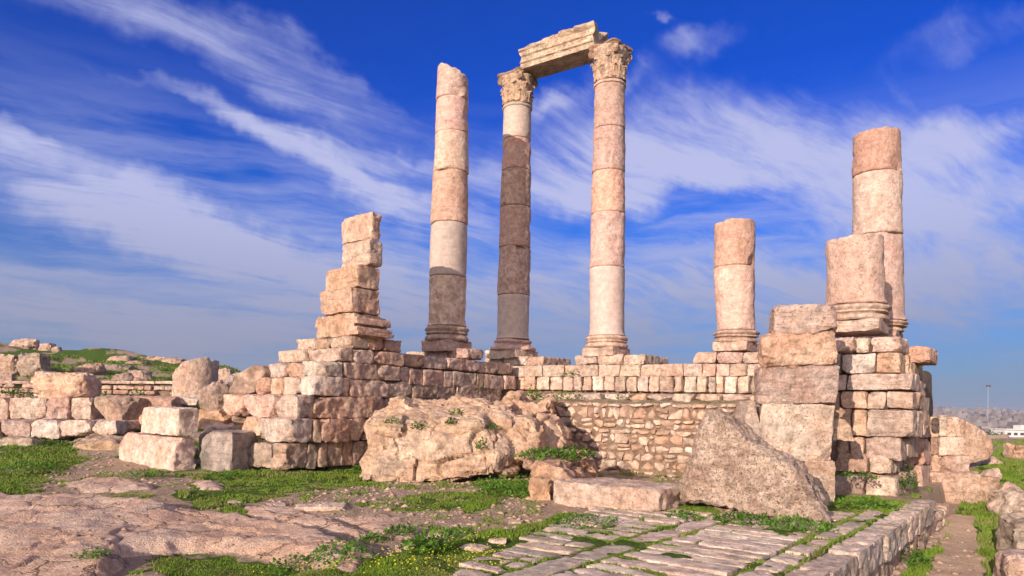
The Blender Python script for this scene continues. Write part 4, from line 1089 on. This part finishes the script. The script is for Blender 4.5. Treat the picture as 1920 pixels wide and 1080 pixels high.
# ledge beside the outcrop
lt = thing('rock_ledge', (.8, 15.2, 0), 'low broken ledge of bedrock between the outcrop and the sunken rubble wall', 'rock')
for bx, Y, dp in (((1008, 868, 1078, 936), 14.2, 2.2), ((985, 862, 1050, 885), 15.5, 2.0), ((1050, 850, 1112, 880), 16.2, 2.0), ((1068, 878, 1100, 925), 14.9, .8), ((1090, 865, 1122, 915), 15.8, .8)):
    rock('rock_mass', bx, Y, dp, parent=lt, mat=M['bedrock'], color=tint('orange'), r=.18, lump=.15, cuts=5, e=.06)
tag(rock('loose_stone', (992, 896, 1037, 943), 13.4, .6, mat=M['bedrock'], color=tint('orange'), r=.15), 'upright pink stone in the weeds beside the long slab', 'stone')

# long slab and paving
sl0 = P(1038, 940, 13.3)
o = block('long_slab', (sl0[0] + R2[0] * 1.1 + S2[0] * .7, sl0[1] + R2[1] * 1.1 + S2[1] * .7, .17), (2.2, 1.4, .46), color=tint('cream'), mat=M['limestone'], r=.07, rough=1.6, cuts=3, cutdepth=.25, e=.045)
tag(o, 'long thick cream slab lying at the back edge of the paving, left of the triangular boulder', 'stone slab')

SLABS = []
def paving():
    t = bpy.data.objects.new('paved_floor', None); COL.objects.link(t); WLOC[t.name] = Vector((0, 0, 0)); struct(t)
    rg = random.Random(33)
    def slab(r0, r1, s0, s1, h=.16, top=.0, gap=.025, name='paving_slab', tn=None, **k2):
        c2 = R2 * (r0 + r1) / 2 + S2 * (s0 + s1) / 2; tp = top + rg.uniform(-.012, .012)
        q = dict(r=.025, rough=1.6, cuts=2, cutdepth=.25, e=.045, warp=.02); q.update(k2)
        block(name, (*c2, tp - h / 2 + .035), (r1 - r0 - gap, s1 - s0 - gap, h), t, M['paving_stone'], tint(tn or rg.choice(['cream', 'cream', 'pink', 'grey'])), yaw=-THETA + rg.uniform(-.012, .012), **q)
        SLABS.append((r0 + gap * .3, r1 - gap * .3, s0 + gap * .3, s1 - gap * .3))
    s = 4.6
    while s < 11.6:                                     # ragged left strip of narrow slabs
        w = rg.uniform(.26, .42); left = np.interp(s, [4.5, 5.3, 9.7, 11.5], [-4.95, -5.05, -6.25, -6.7]) + rg.uniform(-.12, .12); mid = rg.uniform(left + .5, -4.95)
        if rg.random() < .45: slab(left, mid, s, s + w, gap=.05); slab(mid, -4.58, s, s + w, gap=.05)
        else: slab(left, -4.58, s, s + w, gap=.05)
        s += w + rg.uniform(0, .05)
    s = 4.0
    while s < 12:
        w = rg.uniform(.9, 1.6); slab(-4.53, -4.15, s, s + w); s += w + .03
    s = 4.2
    while s < 13.4:
        w = rg.uniform(.28, .48); m = rg.uniform(-3.8, -3.0)
        if rg.random() < .3: slab(-4.08, m, s, s + w, gap=.04); slab(m, -2.72, s, s + w, gap=.04)
        else: slab(-4.08, -2.72, s, s + w, gap=.04)
        s += w + rg.uniform(0, .06)
    s = 4.3
    while s < 13.6:
        w = rg.uniform(.45, .75); slab(-2.65, -2.33, s, s + w, gap=.04); s += w + .04
    s = 4.4
    while s < 16.6:                                     # kerb blocks: their outer faces drop to the path
        w = rg.uniform(.8, 1.3); slab(-2.26, PR + rg.uniform(-.02, .02), s, s + w, h=.42, name='edge_block', rough=1.8, cuts=2, cutdepth=.12, r=.03, e=.04); s += w + .02
    s = 4.2
    while s < 19.5:
        w = rg.uniform(.5, 1.0); slab(-2.3, PR - .06 + rg.uniform(-.05, .10), s, s + w, h=.40, top=-.40, name='edge_block', tn='brown', rough=2.2, cuts=4, r=.06, e=.05); s += w + .02
    s = 4.0
    while s < 19.5:
        w = rg.uniform(.5, 1.1); slab(-2.3, PR - .02 + rg.uniform(-.05, .12), s, s + w, h=.44, top=-.78, name='edge_block', tn='brown', rough=2.2, cuts=4, r=.06, e=.05); s += w + .02
paving()

# ------------------------------------------------------------------ left side: loose blocks, low walls, boulders
def corner_block(name, x0, xc, x1, yt, yb, Yc, label, kind, cat='stone block', mat=None, **kw):
    C = P(xc, yb, Yc)[:2]; ym = (yt + yb) / 2; a = -on_line(x0, ym, C, R2); b = on_line(x1, ym, C, S2) if x1 > xc + 3 else .9
    zt, zb = P(xc, yt, Yc)[2], P(xc, yb, Yc)[2]; c2 = C - R2 * a / 2 + S2 * b / 2
    return tag(block(name, (*c2, (zt + zb) / 2), (a, b, zt - zb), None, mat or M['limestone'], tint(kind), **kw), label, cat)
corner_block('loose_block', 223, 325, 366, 820, 890, 17.4, 'large cream block on the grass at left, carrying a smaller block', 'cream', r=.09, cuts=3, cutdepth=.3, rough=1.2, e=.05)
corner_block('loose_block', 266, 333, 371, 764, 816, 17.4, 'clean-cut cream block stacked on top of a larger block at left', 'white', r=.05, cuts=1, rough=.9, e=.05)
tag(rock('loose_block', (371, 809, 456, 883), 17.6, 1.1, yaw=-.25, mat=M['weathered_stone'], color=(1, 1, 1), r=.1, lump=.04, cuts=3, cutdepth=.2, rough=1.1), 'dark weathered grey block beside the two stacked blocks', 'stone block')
tag(rock('loose_block', (364, 796, 432, 852), 19.3, 1.0, color=tint('white'), r=.15, lump=.12), 'pale rough block half hidden behind the dark grey block', 'stone block')
tag(rock('boulder', (366, 706, 450, 772), 20.3, 1.3, yaw=.3, mat=M['conglomerate'], color=(1.15, 1.05, 1), r=.3, lump=.2, cuts=5), 'rough pitted brown boulder propped beside the left podium', 'boulder')
def lean():
    pts = [P(x, y, 19.6) for x, y in ((428, 742), (432, 708), (440, 700), (478, 683), (494, 684), (497, 700), (476, 738), (450, 742))]
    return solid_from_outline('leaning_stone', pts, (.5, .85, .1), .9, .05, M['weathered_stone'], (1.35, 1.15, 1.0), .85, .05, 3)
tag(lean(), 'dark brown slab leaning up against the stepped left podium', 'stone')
tag(rock('boulder', (368, 768, 432, 806), 20.0, 1.2, mat=M['bedrock'], color=tint('orange'), r=.25), 'low orange boulder under the rough pitted one', 'boulder')
tag(rock('boulder', (428, 765, 460, 815), 19.6, .9, mat=M['bedrock'], color=tint('brown'), r=.2), 'small brown boulder wedged at the foot of the podium steps', 'boulder')

def low_wall(label, A, yt, yb, xs_, kinds, **kw):
    t = thing('low_wall', (*A, .5), label, 'wall'); line_course(t, A, np.array([math.cos(.04), math.sin(.04)]), yt, yb, xs_, kinds=kinds, **kw); return t
A1_ = P(120, 787, 23.5)[:2]
low_wall('upper row of big squared blocks at left, with a boulder on top', A1_, 746, 788, [-60, -20, 15, 86, 130, 173], ['pink', 'pink', 'pink', 'pink', 'white'], depth=.9, r=.10, cuts=3, rough=1.4, cutdepth=.2)
tag(rock('stone_block', (174, 743, 250, 789), 23.3, 1.2, yaw=-.3, color=tint('brown'), r=.12, lump=.1, cuts=4), 'rough brown-faced block at the right end of the upper block row', 'stone block')
tag(rock('stone_block', (243, 744, 322, 768), 24.2, 1.0, color=tint('brown'), r=.05, lump=.03, cuts=1), 'long shaded slab continuing the upper row of blocks', 'stone block')
tag(rock('stone_block', (300, 743, 370, 756), 24.8, 1.0, color=tint('white'), r=.05, lump=.03, cuts=1), 'flat pale slab below the broken column drum', 'stone block')
A2_ = P(100, 822, 21.6)[:2]
low_wall('lower row of pale blocks at left, half sunk in grass', A2_, 788, lin(0, 826, 217, 816), [-70, 0, 56, 112, 170, 218], ['pink', 'pink', 'white', 'cream', 'white'], depth=.8, r=.12, cuts=4, rough=1.5, cutdepth=.25)
tag(rock('stone_block', (-20, 820, 63, 846), 20.6, .6, color=tint('grey'), r=.1, lump=.08), 'low grey block sunk in grass below the lower block row', 'stone block')
tag(rock('boulder', (55, 697, 156, 750), 23.6, 1.1, yaw=.05, color=tint('orange'), r=.32, lump=.06, cuts=3, cutdepth=.3), 'big rounded tan boulder sitting on the upper row of blocks', 'boulder')
def broken_drum():
    Y = 25.5; b = P(356, 748, Y); t_ = P(357, 690, Y); r = 41 * Y / F
    o = drum_mesh('column_drum', (b[0], Y + r * .5, b[2] - .1), (t_[0], Y + r * .5, t_[2]), r * .98, r * .98, None, M['limestone'], tint('pink'), 2.0, 2.0, lambda V: .5 * np.clip(fbm(V * 1.4, 13, 3), -.6, .5) + .22 * np.clip(V[:, 0] / r, -1, 1), n=72)
    return o
tag(broken_drum(), 'fallen broken column drum standing on the pale slab at left', 'column drum')
for bx, Y, lab in (((133, 822, 233, 856), 20.4, 'flat orange rock sloping down beside the stacked blocks'), ((220, 790, 252, 806), 22.4, 'small flat rock near the end of the lower block row'), ((255, 775, 300, 800), 22.8, 'orange bedrock lump behind the stacked blocks')):
    tag(rock('flat_rock', bx, Y, 1.6, mat=M['bedrock'], color=tint('pink'), r=.15, lump=.12), lab, 'rock')

def drystone():
    A = P(160, 745, 29)[:2]; d = np.array([1.0, .02])
    t = thing('drystone_wall', (*A, 1.8), 'dry stone terrace wall with a flat pale capping below the hillside', 'wall'); rg = random.Random(4)
    z = P(160, 747, 29)[2] - .25; rest = []; k0, k1 = on_line(-80, 730, A, d), on_line(330, 730, A, d); nn = 0
    for row in range(4):
        h = .2 + rg.uniform(-.02, .05); x = k0
        while x < k1:
            w = rg.uniform(.22, .7); q = rg.choice(['brown', 'grey', 'pink', 'brown', 'cream'])
            if rg.random() < .92 and nn < 100:
                c2 = A + d * (x + w / 2); block('wall_stone', (c2[0], c2[1] + .2 + rg.uniform(-.05, .05), z + h / 2), (w - .03, .4, h - .02), t, color=tint(q), yaw=rg.uniform(-.1, .1), r=.07, cuts=3, cutdepth=.3, e=.09, rough=1.4); nn += 1
            x += w
        z += h
    line_course(t, A, d, 714, 720, [-80, -10, 55, 120, 190, 245, 290, 330], .7, ['cream'] * 7, name='capping_slab', r=.05, cuts=1)
    c2 = A + d * (k0 + k1) / 2; fillbox((c2[0], c2[1] + .45, z - .6), (k1 - k0, .35, 1.3), 0.0); flush_fill(t)
drystone()
HILL = [((-30, 662, 30, 706), 40, 'dark rock outcrop at the left edge of the hillside'), ((18, 662, 78, 704), 40, 'broad grey-brown outcrop on the hillside above the dry stone wall'),
        ((8, 634, 62, 652), 56, 'dark ruined wall lump on the hill crest at far left'), ((66, 643, 96, 655), 56, 'pink rock on the hill crest right of the dark ruin'), ((97, 650, 112, 659), 55, 'small pale stone on the hill crest'),
        ((138, 680, 188, 704), 43, 'pale eroded rock face midway up the hillside'), ((195, 667, 242, 686), 52, 'row of pale stones along the hill crest'), ((255, 676, 332, 696), 53, 'rubble heap of a ruined wall along the hill crest'),
        ((276, 669, 288, 679), 53, 'single squared block perched on the hill crest rubble'), ((238, 694, 277, 710), 41, 'rounded tan rock on the lower hillside'), ((205, 700, 246, 716), 38, 'low pale ledge on the lower hillside'),
        ((248, 708, 270, 724), 36, 'pale round stone above the dry stone wall'), ((-6, 698, 24, 710), 33, 'pale squared block at the left edge above the dry stone wall'), ((398, 692, 434, 712), 40, 'small ruined wall on the slope behind the broken drum'),
        ((185, 690, 235, 704), 46, 'tan bank of bare rock crossing the hillside'), ((225, 684, 270, 696), 50, 'pale strip of stones below the hill crest')]
for bx, Y, lab in HILL:
    x0, y0, x1, y1 = bx; xm = ray((x0 + x1) / 2, y1)[0] * Y; zb = gz(xm, Y); zt = P((x0 + x1) / 2, y0, Y)[2]; w = (x1 - x0) * Y / F
    h = max(zt - zb, .3) + .4
    tag(block('hill_rock', (xm, Y + w * .3, zb - .4 + h / 2), (w, w * .6, h), None, M['hill_rock'], tint(rt.choice(['pink', 'grey', 'cream', 'brown'])), yaw=rt.uniform(-.3, .3), r=.3 * min(w, h), rough=2.2, cuts=6, cutdepth=.35, lump=.08, strata=.08, e=.1), lab, 'rock')

# stones scattered on the foreground
SMALL = [((498, 936, 530, 948), 'grey flat stone on the grass right of the bedrock slab'), ((548, 934, 640, 956), 'long pale flat stone on the grass in the middle foreground'), ((425, 930, 452, 942), 'small orange stone at the edge of the bedrock slab'),
         ((745, 1000, 800, 1030), 'pale half-buried rock beside the bushy weeds'), ((800, 985, 836, 1005), 'buff rock behind the bushy weeds'), ((866, 1002, 915, 1030), 'pinkish stone near the paving edge'), ((915, 994, 950, 1014), 'light grey stone beside the paving edge'),
         ((952, 965, 980, 978), 'small light stone on the gravel near the long slab'), ((858, 972, 880, 984), 'tiny pale stone on the gravel')]
for (bx, lab) in SMALL:
    x0, y0, x1, y1 = bx; q = on_ground((x0 + x1) / 2, y1, .02); w = (x1 - x0) * q[1] / F; h = (y1 - y0) * q[1] / F * .45
    tag(block('loose_stone', (q[0], q[1] + w * .3, gz(*q) + h * .25), (w, w * .7, h), None, M['paving_stone'], tint('pink'), yaw=rt.uniform(-.6, .6), r=.3 * h, rough=1.0, cuts=4, cutdepth=.4, lump=.15, e=.03), lab, 'stone')

# ------------------------------------------------------------------ vegetation
def leaves(n, rad, hgt, size, rg, flat=.3):
    """n little folded leaves spread through a low dome"""
    V = []; Fc = []
    for i in range(n):
        a = rg.uniform(0, 6.283); q = math.sqrt(rg.random()); rr = rad * q; z = hgt * rg.uniform(.1, 1) * (1 - .75 * q * q)
        c = np.array([math.cos(a) * rr, math.sin(a) * rr, z]); b = rg.uniform(0, 6.283); el = rg.uniform(-.2, 1.1); s = size * rg.uniform(.6, 1.4)
        d = np.array([math.cos(b) * math.cos(el), math.sin(b) * math.cos(el), math.sin(el)]); sd = np.array([-math.sin(b), math.cos(b), 0]) * s * .32
        k = len(V); V += [c, c + d * s * .5 + sd, c + d * s, c + d * s * .5 - sd - np.array([0, 0, .1 * s])]; Fc.append((k, k + 1, k + 2, k + 3))
    return np.array(V), np.array(Fc)


def weed(pos, rad, hgt, n, size, label, dark=False, group='weeds growing among the ruins'):
    rg = random.Random(nseed()); V, Fc = leaves(n, rad, hgt, size, rg)
    tag(link_mesh('weed', V + np.asarray(pos), Fc, M['dark_leaf' if dark else 'leaf'], loc=np.asarray(pos), color=tuple([rg.uniform(.8, 1.25)] * 3)), label, 'weed', group)


def gw(px, py, rad, hgt, n, size, label, z=0.0, dark=False):
    q = on_ground(px, py, z); weed((q[0], q[1], gz(*q) if z < .05 else z), rad, hgt, n, size, label, dark)


def on_rock(px, py, Y):
    best = None
    for o in bpy.data.objects:
        if not o.name.startswith('rock_mass'): continue
        n = len(o.data.vertices); V = np.zeros(n * 3); o.data.vertices.foreach_get('co', V); V = V.reshape(-1, 3) + np.array(WLOC[o.name])
        a, b = ray(px, py); d = np.hypot(V[:, 0] - a * V[:, 1], V[:, 2] - H - b * V[:, 1]); k = V[d < .07]
        if len(k):
            q = k[np.argmin(k[:, 1])]
            if best is None or q[1] < best[1]: best = q
    return best if best is not None else P(px, py, Y)


def ow(px, py, Y, rad, hgt, n, size, label, dark=False): weed(on_rock(px, py, Y) + np.array([0, 0, -.02]), rad, hgt, n, size, label, dark)


def ww(px, py, Y, rad, hgt, n, size, label, dark=False): weed(P(px, py, Y), rad, hgt, n, size, label, dark)
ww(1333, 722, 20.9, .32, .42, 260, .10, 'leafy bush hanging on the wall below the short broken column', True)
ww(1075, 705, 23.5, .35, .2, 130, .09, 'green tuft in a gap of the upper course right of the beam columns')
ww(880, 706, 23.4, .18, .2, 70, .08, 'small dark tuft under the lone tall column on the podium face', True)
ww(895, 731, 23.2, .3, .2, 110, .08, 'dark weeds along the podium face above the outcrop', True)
ww(1000, 748, 23.6, .3, .5, 160, .09, 'upright weeds at the left end of the cream block wall')
ww(1060, 752, 22.8, .8, .3, 320, .09, 'bright grass patch before the cream block wall')
ww(1180, 750, 22, .5, .22, 140, .08, 'low weeds midway along the foot of the cream block wall')
ww(1290, 748, 21, .4, .25, 140, .08, 'weeds at the right end of the cream block wall foot')
ow(735, 787, 17.4, .22, .14, 80, .07, 'tiny weed on the left top of the rock outcrop')
ow(792, 796, 17.2, .2, .16, 90, .07, 'weed in the upper crack of the outcrop, middle left', True)
ow(850, 792, 17.2, .16, .18, 80, .07, 'weed in the middle crack of the rock outcrop', True)
ow(853, 772, 17.9, .2, .18, 100, .07, 'leafy weed near the top of the rock outcrop')
ow(905, 842, 16.9, .15, .3, 110, .07, 'leafy weed in the deep right crack of the rock outcrop')
ow(925, 800, 17.2, .2, .16, 90, .07, 'small weed near the right top edge of the rock outcrop')
ow(780, 800, 17.2, .15, .12, 60, .06, 'tiny weed sprouting mid-left on the face of the outcrop', True)
ww(1025, 862, 15.6, .75, .28, 480, .09, 'green weeds at the foot of the right outcrop boulders')
ww(1075, 858, 15.8, .5, .28, 300, .09, 'leafy weeds on the ledge beside the sunken rubble wall')
gw(965, 928, .75, .42, 700, .08, 'dense green weeds left of the upright pink stone')
gw(915, 915, .4, .25, 240, .07, 'low weeds on the gravel before the rock ledge')
gw(800, 1035, .32, .22, 380, .07, 'bright leafy bush among grass in the lower middle')
gw(752, 1004, .26, .16, 230, .06, 'leafy clump right of the bedrock slab')
gw(698, 1014, .2, .13, 170, .06, 'small clump on the right edge of the bedrock slab')
gw(860, 1010, .3, .22, 260, .06, 'weeds between the buff rock and paving')
gw(560, 1072, .4, .22, 360, .06, 'tall weeds at the bottom edge below the bedrock slab')
gw(640, 1062, .4, .25, 380, .06, 'weeds with yellow flowers at the bottom, left of middle')
gw(170, 1078, .2, .12, 140, .05, 'green clump at the bottom left on the bedrock')
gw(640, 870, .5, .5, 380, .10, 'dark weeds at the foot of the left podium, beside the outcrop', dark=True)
gw(590, 878, .35, .3, 220, .09, 'weeds below the podium corner stones')
gw(690, 884, .4, .25, 240, .09, 'grass tuft at the left foot of the outcrop')
gw(420, 900, .5, .2, 300, .07, 'green weeds before the dark grey block')
gw(265, 898, .5, .2, 260, .07, 'weeds at the foot of the two stacked blocks')
gw(1500, 992, .55, .16, 420, .07, 'green weeds under the right corner of the triangular boulder')
gw(1395, 980, .5, .18, 330, .07, 'weeds under the middle of the triangular boulder')
gw(1285, 972, .35, .14, 220, .06, 'weeds at the left foot of the triangular boulder')
gw(1090, 984, .6, .16, 330, .06, 'grass along the front of the long cream slab')
gw(1620, 952, .6, .18, 360, .07, 'grass on the paving below the right podium ledge')
ww(1600, 897, 14.9, .5, .15, 260, .07, 'grass on the stone ledge of the right podium')
ww(1702, 920, 15.5, .2, .6, 260, .07, 'trailing weeds hanging down the right podium corner', True)
gw(1700, 1060, .35, .35, 330, .07, 'tall weeds against the paving edge beside the path', -.8)
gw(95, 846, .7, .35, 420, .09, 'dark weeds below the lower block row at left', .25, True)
gw(60, 880, .6, .2, 260, .08, 'bright weeds at the left edge of the grass', .1)
ww(30, 745, 28.4, .6, .5, 200, .12, 'dark bush before the dry stone wall at far left', True)
ww(185, 746, 28.4, .5, .3, 130, .11, 'weeds along the dry stone wall, right of the tan boulder', True)
ww(255, 746, 28.4, .4, .4, 120, .11, 'bush at the foot of the dry stone wall near the broken drum', True)


def grass():
    rg = np.random.RandomState(3); N = 1500000
    a = np.radians(rg.uniform(-40, 41, N)); r = np.exp(rg.uniform(math.log(6.2), math.log(62), N)); x = np.sin(a) * r; y = np.cos(a) * r
    rock, gravel, green, bump = gmask(x, y)
    q = np.stack([x, y, x * 0], 1); pn = fbm(q * 2.5, 91, 3)
    keep = (rock < .3) & ((green + .55 * pn - .16 * rg.rand(N) > .56) | ((gravel > .5) & (PATHM[0] < .2) & (pn > .1) & (rg.rand(N) < .22)))
    rr = x * R2[0] + y * R2[1]; s = x * S2[0] + y * S2[1]
    for r0, r1, s0, s1 in SLABS: keep &= ~((rr > r0) & (rr < r1) & (s > s0) & (s < s1))
    x, y, bump, r, green = x[keep], y[keep], bump[keep], r[keep], green[keep]
    if len(x) > 420000:
        sel = rg.choice(len(x), 420000, False); x, y, bump, r, green = x[sel], y[sel], bump[sel], r[sel], green[sel]
    n = len(x); z = gheight(x, y, bump); b = rg.uniform(0, 6.283, n); patch = fbm(np.stack([x, y, x * 0], 1) * .8, 95, 3)
    h = (.016 + .0015 * r) * (.5 + .9 * rg.rand(n)) * (1.0 + .9 * np.clip(patch, -.7, 1)); h = np.where((x * R2[0] + y * R2[1] > PR) & (x > 3), h * 1.5, h); w = .006 + .0011 * r
    plat = (x * R2[0] + y * R2[1] > -6.1) & (x * R2[0] + y * R2[1] < PR) & (y < 16) & (x > -1.2); h = np.where(plat, h * .9, h)
    lean_ = h * .7; c = rg.uniform(0, 6.283, n)
    p0 = np.stack([x - np.cos(b) * w, y - np.sin(b) * w, z - .01], 1); p1 = np.stack([x + np.cos(b) * w, y + np.sin(b) * w, z - .01], 1)
    p2 = np.stack([x + np.cos(c) * lean_ * rg.rand(n), y + np.sin(c) * lean_ * rg.rand(n), z + h], 1)
    V = np.stack([p0, p1, p2], 1).reshape(-1, 3); Fc = np.arange(n * 3).reshape(-1, 3)
    o = link_mesh('grass', V, Fc, M['grass_blade'], loc=np.zeros(3), smooth=False); o['kind'] = 'stuff'; o['label'] = 'short green grass over the ground and in the paving joints'; o['category'] = 'grass'
    # yellow flowers on thin stalks in the near grass
    nf = 420; fx = rg.uniform(470, 960, nf); fy = rg.uniform(1010, 1080, nf); V = []; Fc = []
    for i in range(nf):
        q = on_ground(fx[i], fy[i], 0)
        g_ = gmask(np.array([q[0]]), np.array([q[1]]))
        if g_[0][0] > .2 or g_[2][0] < .5: continue
        zz = gz(*q) + rg.uniform(.04, .12); k = len(V); e = rg.uniform(.006, .012)
        c = np.array([q[0], q[1], zz]); V += [c + np.array(v) * e for v in ((-1, 0, .3), (0, -1, -.3), (1, 0, .3), (0, 1, .6))]
        Fc += [(k, k + 1, k + 2, k + 3)]
    if V:
        o = link_mesh('wildflowers', np.array(V), [list(f) for f in Fc], M['flower'], loc=np.zeros(3), smooth=False); o['kind'] = 'stuff'; o['label'] = 'tiny yellow wildflowers scattered in the near grass'; o['category'] = 'flowers'
grass()


def pebbles():
    rg = np.random.RandomState(8); N = 60000
    a = np.radians(rg.uniform(-38, 38, N)); r = np.exp(rg.uniform(math.log(6.5), math.log(26), N)); x = np.sin(a) * r; y = np.cos(a) * r
    rock, gravel, green, bump = gmask(x, y); rr = x * R2[0] + y * R2[1]
    keep = (((rock < .2) & ((gravel > .5) | ((green < .35) & (rg.rand(N) < .3))) & (green < .6)) | ((rock > .5) & (rg.rand(N) < .035))) & ~((rr > -6.2) & (rr < PR))
    x, y, bump, r = x[keep][:6500], y[keep][:6500], bump[keep][:6500], r[keep][:6500]; n = len(x); z = gheight(x, y, bump)
    base = np.array([(1, 0, 0), (.4, .9, 0), (-.7, .6, .1), (-.8, -.6, 0), (.3, -1, .05), (0, 0, .55), (0, 0, -.4)], float)
    tri = np.array([(0, 1, 5), (1, 2, 5), (2, 3, 5), (3, 4, 5), (4, 0, 5), (1, 0, 6), (2, 1, 6), (3, 2, 6), (4, 3, 6), (0, 4, 6)])
    s = (.004 + .075 * rg.rand(n) ** 9 + .0006 * r); b = rg.uniform(0, 6.283, n); c_, s_ = np.cos(b), np.sin(b)
    B = base[None] * s[:, None, None] * (0.7 + .6 * rg.rand(n, 7, 3))
    V = np.stack([B[:, :, 0] * c_[:, None] - B[:, :, 1] * s_[:, None] + x[:, None], B[:, :, 0] * s_[:, None] + B[:, :, 1] * c_[:, None] + y[:, None], B[:, :, 2] + z[:, None]], -1).reshape(-1, 3)
    Fc = (tri[None] + (np.arange(n) * 7)[:, None, None]).reshape(-1, 3)
    o = link_mesh('gravel', V, Fc, M['bedrock'], loc=np.zeros(3), color=(.95, .92, .9), smooth=False); o['kind'] = 'stuff'; o['label'] = 'pale pebbles and stone chips strewn over bare soil'; o['category'] = 'gravel'
pebbles()

# ------------------------------------------------------------------ city on the far hill, flagpole, near house
def cuboid(x, y, z, w, d, h, yaw=0.0):
    q = np.array([(i, j, k) for i in (-.5, .5) for j in (-.5, .5) for k in (0, 1)]) * np.array([w, d, h])
    c, s = math.cos(yaw), math.sin(yaw); V = np.stack([q[:, 0] * c - q[:, 1] * s + x, q[:, 0] * s + q[:, 1] * c + y, q[:, 2] + z], 1)
    return V, [(0, 1, 3, 2), (4, 6, 7, 5), (0, 4, 5, 1), (2, 3, 7, 6), (0, 2, 6, 4), (1, 5, 7, 3)]


def city():
    rg = random.Random(21); n = 0
    for i in range(280):
        Y = rg.uniform(430, 1330); px = rg.uniform(1735, 1990); x = ray(px, 780)[0] * Y; zb = gz(x, Y); w = rg.uniform(5, 12); h = rg.choice([4, 6, 6, 8, 10]) * rg.uniform(.8, 1.1)
        V, Fc = cuboid(x, Y, zb - 1, w, rg.uniform(8, 14), h + 1, rg.uniform(-.6, .6)); parts = [(V, Fc)]
        V2, F2 = cuboid(x + rg.uniform(-2, 2), Y, zb + h, 3, 3, 2.2); parts.append((V2, F2))
        V, Fc = merge(parts); o = link_mesh('house', V, Fc, M['far_house'], smooth=False, color=tuple(rg.uniform(.6, 1.35) * np.array([1, rg.uniform(.93, 1.02), rg.uniform(.88, 1.02)])))
        tag(o, 'tiny pale block house among many on the hazy far hillside', 'house', 'houses on the far hillside')
        if Y < 800:
            wm = []
            for k in range(int(h // 3)):
                for j in range(3): wm.append(cuboid(x + (j - 1) * w * .28, Y - 7.2, zb + 1 + k * 3, 1.4, .4, 1.4))
    Y = 300; x0 = P(1886, 832, Y); hb = thing('apartment_house', (x0[0] + 5, Y, gz(x0[0] + 5, Y)), 'white two-storey house with dark windows beyond the green field', 'house')
    zb = min(gz(x0[0] + 5, Y), P(1900, 833, Y)[2]) - .5; zt = P(1900, 806, Y)[2]
    V, Fc = cuboid(x0[0] + 6, Y + 5, zb, 12, 9, zt - zb); link_mesh('wall', V, Fc, M['white_plaster'], hb, smooth=False)
    V, Fc = cuboid(x0[0] + 6, Y + 4.6, zt, 12.6, 10.2, .4); rf = link_mesh('roof', V, Fc, M['white_plaster'], hb, smooth=False)
    V, Fc = cuboid(x0[0] + 10.5, Y + 5, zt, 4, 5, 2.0); link_mesh('stair_tower', V, Fc, M['white_plaster'], rf, smooth=False)
    hh = zt - zb
    for fl in (zt - 2.6, zt - 5.6):
        for j in range(4): V, Fc = cuboid(x0[0] + 1.7 + j * 2.8, Y + .45, fl, 1.6, .3, 1.4); link_mesh('window', V, Fc, M['window_glass'], hb, smooth=False)
    V, Fc = cuboid(x0[0] + 4.2, Y - .2, zt - 3.3, 7.4, 1.6, .9); link_mesh('balcony', V, Fc, M['white_plaster'], hb, smooth=False, color=(1.1, 1.05, 1))
    Y = 640; b = P(1852, 782, Y); tp = P(1851, 721, Y); t = thing('flagpole', (b[0], Y, gz(b[0], Y)), 'very tall thin flagpole rising above the distant city, flag hanging', 'flagpole')
    V, Fc = lathe([(0, 0), (.4, 0), (.16, tp[2] - gz(b[0], Y)), (0, tp[2] - gz(b[0], Y))], 10); link_mesh('pole', V + np.array([b[0], Y, gz(b[0], Y)]), Fc, M['steel'], t)
    gx = np.linspace(0, 4.5, 12); V = []; 
    for i, u in enumerate(gx):
        for k in range(6): V.append((b[0] - 2.2 + u, Y + .4 * math.sin(u * 2.8), tp[2] - .2 - k * .36 - .12 * (u - 2.2) ** 2))
    idx = np.arange(72).reshape(12, 6); Fc = np.stack([idx[:-1, :-1], idx[1:, :-1], idx[1:, 1:], idx[:-1, 1:]], -1).reshape(-1, 4); link_mesh('flag', np.array(V), Fc, M['flag_cloth'], t)
    for i, (px, Y, lab) in enumerate(((1859, 240, 'dark round tree left of the white house, first of the clump'), (1869, 250, 'dark tree in the middle of the clump beside the white house'), (1880, 245, 'dark tree nearest the white house beyond the field'))):
        x = ray(px, 820)[0] * Y; zb = P(px, 834, Y)[2]; zb = min(zb, gz(x, Y)); t = thing('tree', (x, Y, zb), lab, 'tree', 'trees beyond the field')
        hh = P(px, 809 + i * 2, Y)[2] - zb
        V, Fc = lathe([(0, 0), (.3, 0), (.15, hh * .6), (0, hh * .6)], 8); link_mesh('trunk', V + np.array([x, Y, zb]), Fc, M['bark'], t)
        V, Fc = leaves(1100, 3.0, hh * .9, .8, random.Random(i)); link_mesh('crown', V + np.array([x, Y, zb + hh * .15]), Fc, M['dark_leaf'], t, smooth=False)
city()

# ------------------------------------------------------------------ air
def haze():
    m = bpy.data.materials.new('haze'); m.use_nodes = True; g = Nodes(m.node_tree); g.n.clear()
    v = g.new('ShaderNodeVolumePrincipled', i_Color=(.80, .82, .90, 1), i_Density=HAZE); v.inputs['Anisotropy'].default_value = .2
    o = g.new('ShaderNodeOutputMaterial'); g.l.new(v.outputs[0], o.inputs['Volume'])
    V, Fc = cuboid(0, 0, -45, 11000, 11000, 82); ob = link_mesh('haze', V, Fc, m, loc=np.zeros(3), smooth=False); ob['kind'] = 'stuff'
HAZE = 0.0004
USE_HAZE = True
if USE_HAZE: haze()
